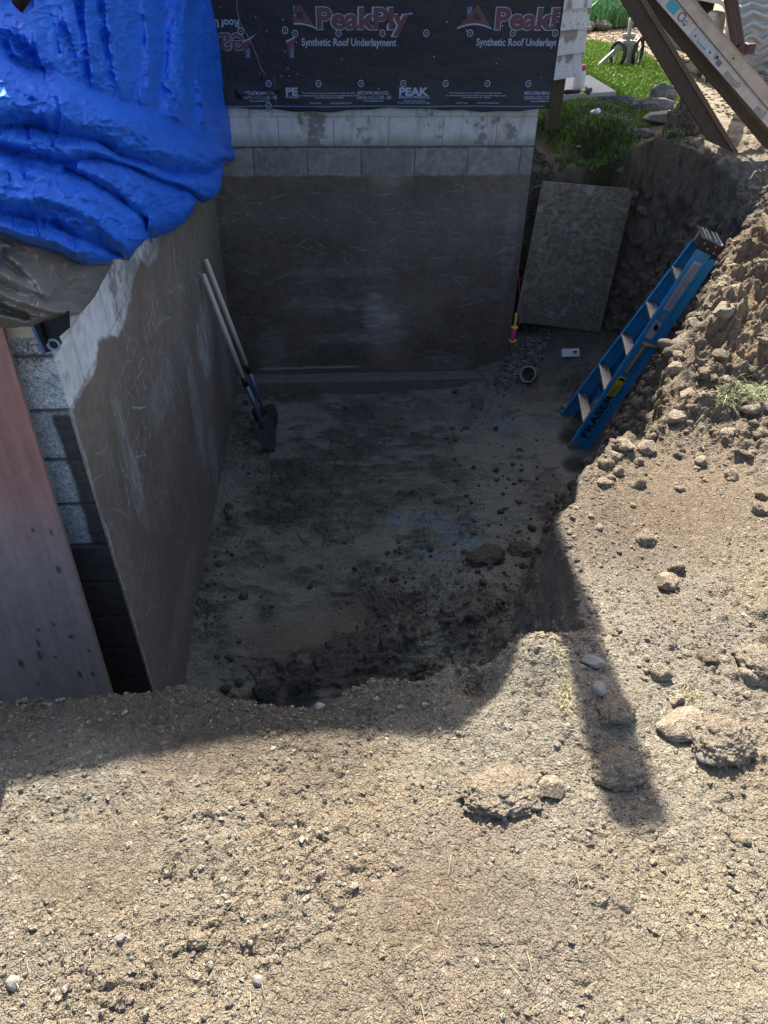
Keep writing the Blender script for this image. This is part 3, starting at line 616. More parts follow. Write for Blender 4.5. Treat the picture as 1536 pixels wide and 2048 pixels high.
    return cv, mm
def paint_left():
    cv = Canvas(3.77, 2.45, .0048, (.2, .2, .2), 2)          # u = Y, v = z - .10
    z = .10 + cv.v
    m, t, dj = blockwork(cv, .10, 0, .0, 0, 0)
    n1, n2 = cv.n(5, 5), cv.n(30, 4, 1, 1, 3)
    cv.c = np.stack([.62 + 0 * t, .61 + 0 * t, .59 + 0 * t], -1) * (1 + .3 * n2[..., None])
    cv.mix((.15, .13, .11), sm(.1, .45, n1 + n2 * .5) * .75)
    cv.mix((.12, .11, .10), m * .35); cv.d -= m * .003
    cv.mix((.13, .12, .10), sm(-.1, -.18, z + n2 * .04) * sm(.6, 1.2, cv.u) * .7)
    edge = -.185 + .035 * np.sin(cv.u * 7) * sm(.1, .8, cv.u) + cv.n(4, 3, 1, 1, 5) * .07 * sm(.0, .3, cv.u)
    mm = sm(0, -.03, z - edge + n2 * .012)
    memb = np.array((.175, .138, .105)) * (1 + .4 * cv.n(1.3, 5, 1, 1, 44)[..., None]) * (1 + .3 * cv.n(2.5, 5, 1, 1, 12)[..., None] + .25 * n2[..., None])
    memb = lerp(memb, np.array((.17, .14, .115)), sm(-1.1, -1.9, z)[..., None] * .6)
    cv.c = lerp(cv.c, memb, mm[..., None]); cv.d *= 1 - mm; cv.d += mm * .006 + mm * cv.n(4, 4) * .004
    cv.mix((.13, .105, .075), mm * cv.blob(.35, -.95, .16, .45) * .6)
    for u, v_, a, b, al in [(2.55, -1.15, .28, .26, .5), (1.9, -1.35, .12, .5, .25), (.45, -.75, .08, .35, .28), (1.2, -.8, .3, .12, .2), (3.2, -1.6, .2, .4, .25), (.8, -1.9, .5, .1, .16), (2.2, -1.9, .15, .25, .25)]:
        cv.mix((.50, .50, .48), mm * cv.blob(u, v_ - .1, a, b) * al * (.3 + .9 * sm(-.3, .5, cv.n(40, 3, 1.4, .4, 17))))
    for i in range(620):
        a_ = cv.r.normal(-1.45, .35) if cv.r.uniform() < .6 else cv.r.uniform(0, 6.28)
        cv.scratch(cv.r.uniform(.0, 3.7), -.45 - 1.8 * cv.r.uniform(0, 1) ** 1.3, a_, cv.r.uniform(.03, .3), (.60, .57, .50), cv.r.uniform(.1, .5), 1, cv.r.normal(0, .35))
    for i in range(90):      # tangles of chalky scratches high on the wall
        cu, cw = [(.9, -.65), (1.3, -.55), (.55, -.95), (1.9, -.6), (2.6, -.8)][i % 5]
        cv.scratch(cu + cv.r.normal(0, .14), cw + cv.r.normal(0, .09), cv.r.uniform(0, 6.28), cv.r.uniform(.03, .28), (.66, .63, .58), cv.r.uniform(.25, .7), 1 + (i % 4 == 0), cv.r.normal(0, .5))
    cv.mix((.45, .44, .41), mm * (cv.u < .012) * sm(-.2, .3, cv.n(20, 3)) * .6)   # chipped corner
    sp = cv.r.uniform(0, 1, cv.c.shape[:2]) > .9975; cv.mix((.40, .38, .35), sp * mm * .7)
    return cv, mm
def paint_end():
    cv = Canvas(1.4, 2.45, .0045, (.4, .4, .4), 3)           # u: 0 at X=-1.4 .. 1.4 at X=0
    z = .10 + cv.v; x = cv.u - 1.4
    m, t, dj = blockwork(cv, .10, 0, 1.4, 0, 0)
    n2 = cv.n(60, 4, 1, 1, 3); n1 = cv.n(6, 4)
    cv.c = np.stack([.50 + 0 * t, .51 + 0 * t, .52 + 0 * t], -1) * (1 + .25 * n2[..., None]) * cv.r.uniform(.35, 1.45, n2.shape)[..., None]
    cv.mix((.16, .15, .15), sm(-.02, .3, z - .09) * .3)
    cv.mix((.20, .20, .21), sm(-.2, -.22, z) * (.25 + .5 * sm(-.2, .4, n1)))
    j = sm(.011, .004, np.abs(z / .203 - np.round(z / .203)) * .203 + n1 * .003); cv.mix((.06, .055, .05), j * .85); cv.d -= j * .005
    tar = sm(-.075, -.055, x + .02 * n1 + sm(-.2, -.9, z) * -.0) * sm(-.2, -.23, z)
    tar = np.maximum(tar, sm(-.80, -.83, z + n1 * .02))
    cv.c = lerp(cv.c, np.array((.06, .05, .043)) * (1 + .5 * n2[..., None]), (tar * .97)[..., None]); cv.d += tar * .003
    return cv, tar
house = empty('house', (0, L, 0), 'house wing corner with block foundation walls, wrapped in black underlayment above', 'house')
def sheet(cv, to3, nrm, name, m, parent, mask=None):
    V = to3(cv.u, cv.v) + cv.d[..., None] * np.array(nrm)
    f = grid_faces(cv.H, cv.W, mask); V = V.reshape(-1, 3); C_ = cv.c.reshape(-1, 3)
    V, f, C_ = compact(V, f, C_)
    return mesh_np(name, V, f, m, parent, cols=np.clip(C_, .003, .8))
cvb, mmb = paint_back(); tb = lambda u, v_: np.stack([u, np.full_like(u, L), .10 + v_], -1)
sheet(cvb, tb, (0, -1, 0), 'foundation_wall', M['wall'], house, mmb < .5)
sheet(cvb, tb, (0, -1, 0), 'waterproof_coat', M['wall'], house, mmb >= .5)['label'] = 'dark scraped coat on the back foundation wall'
cvl, mml = paint_left(); tl = lambda u, v_: np.stack([np.zeros_like(u), u, .10 + v_], -1)
sheet(cvl, tl, (1, 0, 0), 'foundation_wall', M['wall'], house, mml < .5)
sheet(cvl, tl, (1, 0, 0), 'waterproof_coat', M['wall'], house, mml >= .5)['label'] = 'dark scratched coat on the left foundation wall'
cve, mme = paint_end(); te = lambda u, v_: np.stack([u - 1.4, np.zeros_like(u), .10 + v_], -1)
sheet(cve, te, (0, -1, 0), 'foundation_end', M['wall'], house)
mb = MB(); mb.prism([(2.45, L + .015, -2.4), (2.45, L + .015, .1), (2.45, 9, .1), (2.45, 9, -2.4)], (-.2, 0, 0)); mb.build('side_wall', M['plaster'], house)
mb = MB(); mb.box((-.105, 1.9, .113), (1, 0, 0), (0, 1, 0), (0, 0, 1), .10, 1.88, .012); mb.box((1.2, L + .105, .113), (1, 0, 0), (0, 1, 0), (0, 0, 1), 1.25, .1, .012)
mb.box((-.7, .1, .113), (1, 0, 0), (0, 1, 0), (0, 0, 1), .5, .1, .012); mb.build('sill_plate', M['wood_pale'], house)
mb = MB(); mb.box((1.25, L - .07, -2.24), (1, 0, 0), (0, 1, 0), (0, 0, 1), 1.30, .075, .16, .01); ft = mb.build('footing', mat('footing', (.20, .165, .125), .9, noise=(14, 5, .2), col2=(.13, .11, .09), bump=(40, 4, .008)), house)
mb = MB(); mb.box((-.10, 1.88, -1.1), (1, 0, 0), (0, 1, 0), (0, 0, 1), .092, 1.862, 1.18); mb.box((-.80, .11, -1.1), (1, 0, 0), (0, 1, 0), (0, 0, 1), .60, .09, 1.18); mb.build('block_core', M['plaster'], house)
mb = MB(); mb.box((.0012, .0005, -1.32), (1, 0, 0), (0, 1, 0), (0, 0, 1), .005, .006, 1.12, .002); mb.build('coat_corner', mat('coat_corner', (.20, .16, .12), .9, noise=(40, 5, .2), col2=(.42, .38, .32)), house)
# framed walls, and unseen slabs cut to throw the house shadow on the yard
SL = math.tan(SUN_EL)
mb = MB(); mb.box((-.14, 1.9, 1.4), (1, 0, 0), (0, 1, 0), (0, 0, 1), .09, 1.86, 1.26); mb.box((-1.8, .15, 1.4), (1, 0, 0), (0, 1, 0), (0, 0, 1), 1.5, .09, 1.26)
mb.build('framed_wall', M['plank'], house)
mb = MB(); mb.box((1.2, L + .12, 1.4), (1, 0, 0), (0, 1, 0), (0, 0, 1), 1.27, .09, 1.3); mb.build('framed_wall', M['plank'], house)
YC = 8.0
def hz(Yg, zg, Yc=None): return zg + ((Yc or YC) - Yg) * SL
YN = 3.86
near_ = [(-5, .4), (-5, hz(-1.35, -.45, YN) + 2.2), (.02, hz(-1.27, -.45, YN) + 2.2), (.05, hz(-1.26, -.45, YN)), (.5, hz(-1.18, -.45, YN)), (.85, hz(-1.12, -.45, YN)), (1.20, hz(-1.15, -.45, YN)), (1.33, hz(-1.07, -.45, YN)), (1.5, hz(-.93, -.43, YN)),
         (1.66, hz(-.88, -.45, YN)), (1.675, hz(-.3, -.5, YN)), (1.93, hz(.16, -.5, YN)), (2.3, hz(.70, -.45, YN)), (2.42, hz(.9, -.45, YN)), (2.42, .4)]
mb = MB(); mb.prism([(a, YN, b) for a, b in near_], (0, .12, 0)); mb.build('shadow_slab_near', M['plaster'], house)  # added slab, outlined from the wanted shadow edge, raised at left to shade the tarp
far_ = [(1.0, 2.6), (1.0, hz(-.6, -.5)), (1.55, hz(-.45, -.5)), (1.88, hz(.12, -.5)), (2.28, hz(.70, -.45)), (3.2, hz(2.3, -.40)), (3.98, hz(3.3, -.28)), (3.86, hz(3.3, -.28)), (3.86, .55), (3.0, .55), (3.0, 2.6)]
mb = MB(); mb.prism([(a, YC, b) for a, b in far_], (0, .25, 0)); mb.build('shadow_slab_far', M['plaster'], house)  # added slab, its outline shapes the shadow over lawn and right bank
mb = MB(); mb.box((1.566, YN, hz(-1.14, -.45, YN)), (1, 0, 0), (0, 1, 0), (0, 0, 1), .068, .05, .29); mb.build('shadow_strip_block', M['plaster'], house)  # added block, unseen, casts the narrow shadow strip in the foreground

# ------------------------------------------------------------------ roof underlayment with its print
YU = L - .035
def unders():
    W_, H_ = 2.62, 1.05; cv = Canvas(W_, H_, .008, (.012, .0135, .019), 5)     # u = X + .1 ; v = z - 1.105
    cv.c *= (1 + .25 * cv.n(4, 4)[..., None])
    cv.d += cv.n(2.2, 4, .6, 1.2, 4) * .012 + cv.n(11, 3, .5, 1.5, 6) * .003
    z = 1.105 + cv.v; x = cv.u - .1
    cv.d += .01 * sm(.25, .06, z) * (1 + np.sin(x * 9))
    # rumpled fold at the patch on the left
    cv.d += .018 * np.exp(-((z - .16 - .02 * np.sin(x * 14)) / .018) ** 2) * sm(.24, .28, x) * sm(.58, .5, x)
    t = lambda u, v_: np.stack([u - .1, np.full_like(u, YU), 1.105 + v_ + .012 * np.sin((u) * 5.1) * sm(-.8, -1.05, v_) + .004 * np.sin(u * 23)], -1)
    o = sheet(cv, t, (0, -1, 0), 'roof_underlayment', M['under'], house); return o
und = unders()
mb = MB(); mb.prism([(2.52, YU - .004, .055), (2.52, YU - .004, 1.1), (2.52, L + .2, 1.1), (2.52, L + .2, .055)], (.004, 0, 0)); mb.build('underlayment_return', M['ink_dark'], und)
def curve_mesh(txt, size, offset=0., sx=1., shear=0.):
    cu = bpy.data.curves.new('t', 'FONT'); cu.body = txt; cu.size = size; cu.offset = offset; cu.resolution_u = 4; cu.align_x = 'LEFT'; cu.shear = shear
    ob = bpy.data.objects.new('t', cu); COL.objects.link(ob)
    me = bpy.data.meshes.new_from_object(ob.evaluated_get(bpy.context.evaluated_depsgraph_get()))
    bpy.data.objects.remove(ob); bpy.data.curves.remove(cu)
    V = np.array([v_.co[:] for v_ in me.vertices]) if len(me.vertices) else np.zeros((0, 3)); F_ = [tuple(p.vertices) for p in me.polygons]
    bpy.data.meshes.remove(me)
    if len(V): V[:, 0] *= sx
    return V, F_
def text_mb(mb, txt, org, xd, yd, size, offset=0., sx=1., fit=None, dz=0., shear=0.):
    """fit = width in metres the line must have"""
    V, F_ = curve_mesh(txt, size, offset, sx, shear)
    if not len(V): return
    if fit: V[:, 0] *= fit / (V[:, 0].max() - 0)
    xd = Vector(xd); yd = Vector(yd); n_ = xd.cross(yd); org = Vector(org)
    mb.add([org + xd * v_[0] + yd * v_[1] + n_ * dz for v_ in V], F_)
YP = YU - .022     # print sits just proud of the folds
def wp(px, py): q = on(px, py, Y=YP); return q
XD, ZD = (1, 0, 0), (0, 0, 1)
# the print follows the sheet: verts are dropped on its relief afterwards
cvu = Canvas(2.62, 1.05, .008, (0, 0, 0), 5)
DU = cvu.n(2.2, 4, .6, 1.2, 4) * .012 + cvu.n(11, 3, .5, 1.5, 6) * .003
_z = 1.105 + cvu.v; _x = cvu.u - .1
DU = DU + .01 * sm(.25, .06, _z) * (1 + np.sin(_x * 9)) + .018 * np.exp(-((_z - .16 - .02 * np.sin(_x * 14)) / .018) ** 2) * sm(.24, .28, _x) * sm(.58, .5, _x)
def drape(mb, lift):
    V = []
    for v_ in mb.V:
        fi = np.clip((v_[0] + .1) / 2.62 * (cvu.W - 1), 0, cvu.W - 1.01); fj = np.clip((1.105 - v_[2]) / 1.05 * (cvu.H - 1), 0, cvu.H - 1.01)
        i, j = int(fi), int(fj); a, b = fi - i, fj - j
        d = DU[j, i] * (1 - a) * (1 - b) + DU[j, i + 1] * a * (1 - b) + DU[j + 1, i] * (1 - a) * b + DU[j + 1, i + 1] * a * b
        V.append((v_[0], YU - d - lift, v_[2]))
    mb.V = V
def clipx(mb, x0, x1):
    bm = bmesh.new(); vs = [bm.verts.new(v_) for v_ in mb.V]
    for f in mb.F:
        try: bm.faces.new([vs[i] for i in f])
        except ValueError: pass
    for co, no in (((x1, 0, 0), (1, 0, 0)), ((x0, 0, 0), (-1, 0, 0))):
        bmesh.ops.bisect_plane(bm, geom=bm.verts[:] + bm.edges[:] + bm.faces[:], plane_co=co, plane_no=no, clear_outer=True)
    bm.verts.ensure_lookup_table(); bm.verts.index_update()
    mb.V = [tuple(v_.co) for v_ in bm.verts]; mb.F = [tuple(v_.index for v_ in f.verts) for f in bm.faces]; mb.n = len(mb.V); bm.free()
E0, E1, E2, E3, E4, E5 = MB(), MB(), MB(), MB(), MB(), MB()    # white outline, red fill, small white, blue chimney, circles, lines
XR_ = 2.508
def span(x0, x1, y): a = wp(x0, y); b = wp(x1, y); return a, (b[0] - a[0])
def big_word(px0, px1, pyb, pyt, clip=None):
    a, wdt = span(px0, px1, pyb); hgt = wp(px0, pyt)[2] - a[2]
    for mb_, off in ((E0, .030), (E1, .016)):
        t = MB(); V, F_ = curve_mesh('PeakPly', .1, off * .1 / .1 * .22, 1.)
        s_x = wdt / (V[:, 0].max()); s_z = hgt / .0729
        t.add([(a[0] + v_[0] * s_x, YP, a[2] + v_[1] * s_z) for v_ in V], F_)
        if clip: clipx(t, -9, clip)
        mb_.add(t.V, t.F)
def house_logo(x0, x1, pyb, pyt, flip=1, clip=None, mir=False):
    a, wdt = span(x0, x1, pyb); hgt = wp(x0, pyt)[2] - a[2]
    def P_(u, v_): return (a[0] + u * wdt, YP, a[2] + (v_ if flip > 0 else 1 - v_) * hgt)
    t = MB(); n_ = 14
    top = [(.56, 1.)]; base_ = [(i / n_, .10 + .18 * math.sin(math.pi * i / n_) - .10) for i in range(n_ + 1)]
    for i in range(n_):
        t.add([P_(*base_[i]), P_(*base_[i + 1]), P_(.56, 1.)], [(0, 1, 2)])
    w2 = MB()
    for i in range(n_):
        b0, b1 = base_[i], base_[i + 1]; w2.add([P_(b0[0], b0[1] - .02), P_(b1[0], b1[1] - .02), P_(b1[0], b1[1] + .05), P_(b0[0], b0[1] + .05)], [(0, 1, 2, 3)])
    cu_ = MB(); cu_.add([P_(.26, .52), P_(.40, .74), P_(.40, .92), P_(.26, .92)], [(0, 1, 2, 3)])
    wn = MB()
    for i in (0, 1):
        for j in (0, 1): wn.add([P_(.47 + i * .10, .40 + j * .15), P_(.55 + i * .10, .40 + j * .15), P_(.55 + i * .10, .52 + j * .15), P_(.47 + i * .10, .52 + j * .15)], [(0, 1, 2, 3)])
    for s_, d_ in ((t, E1), (w2, E2), (cu_, E3), (wn, E5)):
        if clip is not None: clipx(s_, *clip)
        d_.add(s_.V, s_.F)
big_word(632, 818, 57, 14); big_word(989, 1172, 58, 15, XR_)
house_logo(562, 632, 57, 8, 1, (wp(587, 40)[0], 9)); house_logo(915, 984, 58, 10, 1)
text_mb(E2, 'TM', (wp(818, 30)[0], YP, wp(818, 30)[2]), XD, ZD, .018, .0004)
a, wd_ = span(603, 793, 92); text_mb(E2, 'Synthetic Roof Underlayment', a, XD, ZD, .062, .0016, fit=wd_)
t = MB(); a, wd_ = span(953, 1143, 92); text_mb(t, 'Synthetic Roof Underlayment', a, XD, ZD, .062, .0016, fit=wd_); clipx(t, -9, XR_); E2.add(t.V, t.F)
def small(px0, px1, py, txt, size=.022, mb_=None, off=.0003, clip=None):
    a, wd2 = span(px0, px1, py); t = MB(); text_mb(t, txt, a, XD, ZD, size, off, fit=wd2)
    if clip: clipx(t, -9, clip)
    (mb_ or E2).add(t.V, t.F)
def legal(px):
    small(px, px + 62, 190, 'MEETS ASTM D4869 & D226', .030, off=.0006, clip=XR_); small(px - 2, px + 68, 199, 'CAN/CSA A123.3 | CCRR - 1067', .030, off=.0006, clip=XR_); small(px + 12, px + 52, 204, 'www.peakbp.com', .016, clip=XR_)
legal(715); legal(1049); legal(487)
def peaklogo(px):
    small(px, px + 59, 191, 'PEAK', .066, off=.0028); small(px, px + 62, 197, 'BUILDING PRODUCTS.', .022, off=.0005)
    small(px + 10, px + 52, 203, 'Peace of mind underfoot', .013); small(px - 2, px + 62, 207, 'Proven performance under the roofing', .013)
peaklogo(798)
a, wd_ = span(571, 596, 191); text_mb(E2, 'PE', a, XD, ZD, .066, .0028, fit=wd_); small(571, 597, 197, 'BUILDIN', .022, off=.0005)
for px in (598, 892):
    small(px + 6, px + 112, 188, 'This underlayment is to be installed over a clean dry deck', .014)
    small(px, px + 120, 193, 'La membrana debe instalarse sobre una superficie limpia y seca', .014)
    small(px + 32, px + 90, 197, 'See instructions for details', .014)
    small(px + 20, px + 44, 208, 'OVERLAP LINE', .013); small(px + 62, px + 105, 208, 'LINEA DE SUPERPOSICION', .013)
# upside-down run on the left
a = wp(478, 40); text_mb(E2, 'Roof Und', (a[0], YP, a[2]), (-1, 0, 0), (0, 0, -1), .062, .0016)
for mb_, off in ((E0, .0029), (E1, .0009)):
    V, F_ = curve_mesh('Pea', .1, off, 1.); a = wp(481, 74); s_x = .30 / V[:, 0].max() * .82; mb_.add([(a[0] - (V[:, 0].max() - v_[0]) * s_x * 0 - v_[0] * s_x - .0, YP, a[2] - v_[1] * 2.0) for v_ in V][:0], [])
def ud_word():
    for mb_, off in ((E0, .0029), (E1, .0009)):
        V, F_ = curve_mesh('ea', .1, off, 1.); a = wp(488, 68); b = wp(436, 68); s_x = (a[0] - b[0]) / V[:, 0].max()
        mb_.add([(a[0] - v_[0] * s_x, YP, a[2] - v_[1] * 2.1) for v_ in V], F_)
ud_word()
a, wd_ = span(483, 510, 116); 
def px_poly(mb_, pts): mb_.add([(wp(*p_)[0], YP, wp(*p_)[2]) for p_ in pts], [tuple(range(len(pts)))])
px_poly(E1, [(484, 84), (498, 79), (512, 69), (501, 84), (493, 104), (486, 110)]); px_poly(E2, [(484, 82), (498, 77), (513, 67), (499, 80.5), (484, 86)]); px_poly(E3, [(491, 117), (500, 117), (498, 95), (491, 103)])
px_poly(E1, [(573, 84), (589, 76), (589, 92), (581, 100), (575, 110)]); px_poly(E2, [(572, 82), (589, 74), (589, 77), (572, 86)]); px_poly(E3, [(579, 116), (588, 116), (587, 92), (580, 103)])
def ring(mb_, px, py, r0=.021, r1=.015):
    a = wp(px, py); n_ = 20; V = []; 
    for k_ in range(n_):
        t_ = 2 * math.pi * k_ / n_; V += [(a[0] + r0 * math.cos(t_), YP, a[2] + r0 * 1.05 * math.sin(t_)), (a[0] + r1 * math.cos(t_), YP, a[2] + r1 * 1.05 * math.sin(t_))]
    mb_.add(V, [(2 * k_, 2 * ((k_ + 1) % n_), 2 * ((k_ + 1) % n_) + 1, 2 * k_ + 1) for k_ in range(n_)])
    mb_.add([(a[0] + .005 * math.cos(2 * math.pi * k_ / 8), YP, a[2] + .005 * math.sin(2 * math.pi * k_ / 8)) for k_ in range(8)], [tuple(range(8))])
for px in (677, 765, 853, 941, 1027, 1112): ring(E4, px, 67)
for px in (537, 637, 722, 807, 892, 976, 1058): ring(E4, px, 168)
for px, py in ((570, 61), (590, 68), (481, 63), (537, 212)): ring(E4, px, py)
a = wp(548, 155); b = wp(548, 214); E5b = MB(); E5b.add([(a[0], YP, a[2]), (a[0] + .004, YP, a[2]), (a[0] + .004, YP, b[2]), (a[0], YP, b[2])], [(0, 1, 2, 3)])
z_ = wp(700, 214)[2] + .012
for i in range(60):
    x0 = .18 + i * .039; 
    if x0 + .039 < XR_: E5b.add([(x0, YP, .074), (x0 + .039, YP, .074), (x0 + .039, YP, .082), (x0, YP, .082)], [(0, 1, 2, 3)])
def islands(mb_, gap):
    # groups the faces of a print into lines / words: pieces closer than gap belong together
    n_ = len(mb_.V); par = list(range(n_))
    def fd(i):
        while par[i] != i: par[i] = par[par[i]]; i = par[i]
        return i
    for f in mb_.F:
        for i in f[1:]: par[fd(i)] = fd(f[0])
    comp = {}
    for i in range(n_): comp.setdefault(fd(i), []).append(i)
    bx = [[min(mb_.V[i][0] for i in c_), max(mb_.V[i][0] for i in c_), min(mb_.V[i][2] for i in c_), max(mb_.V[i][2] for i in c_), set(c_)] for c_ in comp.values()]
    ch = True
    while ch:
        ch = False; out2 = []
        for b_ in bx:
            for o_ in out2:
                if b_[0] < o_[1] + gap and o_[0] < b_[1] + gap and b_[2] < o_[3] + gap * .35 and o_[2] < b_[3] + gap * .35:
                    o_[0] = min(o_[0], b_[0]); o_[1] = max(o_[1], b_[1]); o_[2] = min(o_[2], b_[2]); o_[3] = max(o_[3], b_[3]); o_[4] |= b_[4]; ch = True; break
            else: out2.append(b_)
        bx = out2
    res = []
    for b_ in bx:
        g = MB(); idx = sorted(b_[4]); mp = {v_: i for i, v_ in enumerate(idx)}; g.V = [mb_.V[i] for i in idx]; g.F = [tuple(mp[i] for i in f) for f in mb_.F if f[0] in mp]; g.n = len(g.V); res.append(g)
    return res
for mb_, nm, mt_, lf, gp in ((E0, 'letter_outline', 'ink_white', .0012, .06), (E1, 'red_print', 'ink_red', .0024, .035), (E2, 'white_print', 'ink_white', .0028, .03), (E3, 'blue_print', 'ink_blue', .0028, .02), (E4, 'ring_print', 'ink_white', .0026, .02), (E5, 'window_print', 'ink_dark', .0036, .03), (E5b, 'edge_stripe', 'ink_blue', .0014, .02)):
    for g in islands(mb_, gp): drape(g, lf); g.build(nm, M[mt_], und)
# staples and the loose wire
mb = MB(); r = np.random.default_rng(12)
for px, py in [(440, 15), (511, 35), (533, 62), (566, 39), (589, 14), (589, 31), (593, 85), (570, 103), (595, 148), (684, 119), (757, 178), (868, 113), (894, 44), (993, 127), (1082, 154), (933, 61), (1005, 52), (576, 137), (519, 147), (562, 153), (578, 152), (1105, 50)]:
    a = wp(px, py); an = r.uniform(0, 3.14); mb = MB(); mb.box((a[0], YU - .018, a[2]), (math.cos(an), 0, math.sin(an)), (0, 1, 0), (-math.sin(an), 0, math.cos(an)), .005, .006, .0012); mb.build('staple', M['tin'], und)
mb = MB(); pts = [(473, -30), (474, 20), (480, 45), (500, 80), (515, 115), (522, 138), (530, 147)]
mb.tube([on(a_, b_, Y=YU - .03) for a_, b_ in pts], .0016, 6); tag(mb.build('loose_wire', M['wheel_metal']), 'thin wire hanging down the black underlayment beside the blue tarp', 'wire')
mb = MB(); a = wp(515, 155); mb.box((a[0] + .02, YU - .02, wp(530, 75)[2]), XD, (0, 1, 0), ZD, .20, .002, .19)
# ------------------------------------------------------------------ siding beyond the back wing, on a post
sA, sB = on(1098, 161, Y=4.75), on(1160, 149, Y=5.0)
sd_v = Vector((sB[0] - sA[0], sB[1] - sA[1], 0)).normalized(); zb = (sA[2] + sB[2]) / 2
sid = empty('siding_wall', (sA[0], sA[1], 0), 'weathered white clapboard wall end standing on a dark wooden post', 'wall')
Wd = (Vector((sB[0], sB[1], 0)) - Vector((sA[0], sA[1], 0))).length; back = Vector((0, 1.2, 0))
rows = [161, 112, 62, 20, -22, -64]
zs = [on(1098 + 0, y_, Y=4.75)[2] for y_ in rows]
for i in range(len(zs) - 1):
    cv = Canvas(Wd, zs[i + 1] - zs[i], .006, (.52, .52, .50), 50 + i)
    cv.c *= (1 + .12 * cv.n(20, 4)[..., None]); cv.mix((.16, .14, .12), sm(.28, .5, cv.n(9, 5, 1, .6) + .25 * sm(-.15, -.02, cv.v)) * .8); cv.mix((.10, .09, .08), sm(.35, .5, cv.n(55, 3)) * .6)
    hgt = zs[i + 1] - zs[i]
    def t3(u, v_, i=i, hgt=hgt):
        out_ = .018 * (-v_ / hgt)
        p = np.stack([sA[0] + sd_v.x * u + sd_v.y * out_, sA[1] + sd_v.y * u - sd_v.x * out_, zs[i + 1] + v_ - .0 * u], -1); return p
    sheet(cv, t3, (0, -1, 0), 'clapboard', M['siding'], sid)
    mb = MB(); p0 = t3(np.array(0.), np.array(-hgt)); p1 = t3(np.array(Wd), np.array(-hgt)); mb.prism([p0, p1, p1 + np.array([0, .03, 0]), p0 + np.array([0, .03, 0])], (0, 0, .002)); mb.build('clapboard_edge', M['plaster'], sid)
mb = MB(); nb = Vector((-sd_v.y, sd_v.x, 0)) * .004; p0 = Vector((sA[0], sA[1], 0)) + nb; p1 = Vector((sB[0], sB[1], 0)) + nb
mb.prism([p0 + Vector((0, 0, zs[0] + .01)), p1 + Vector((0, 0, zs[0] + .01)), p1 + Vector((0, 0, 3)), p0 + Vector((0, 0, 3))], (0, .9, 0)); mb.build('wall_body', M['plaster'], sid)
q = on(1113, 215, z=-.2); mb = MB(); a = on(1116, 160, Y=4.95); g_ = ground_z(a[0], 4.95)
mb.box((a[0], 4.95, (zs[0] - .3) / 2), (1, 0, 0), (0, 1, 0), (0, 0, 1), .055, .05, (zs[0] + .3) / 2 + .02, .004); mb.build('post', M['post'], sid)

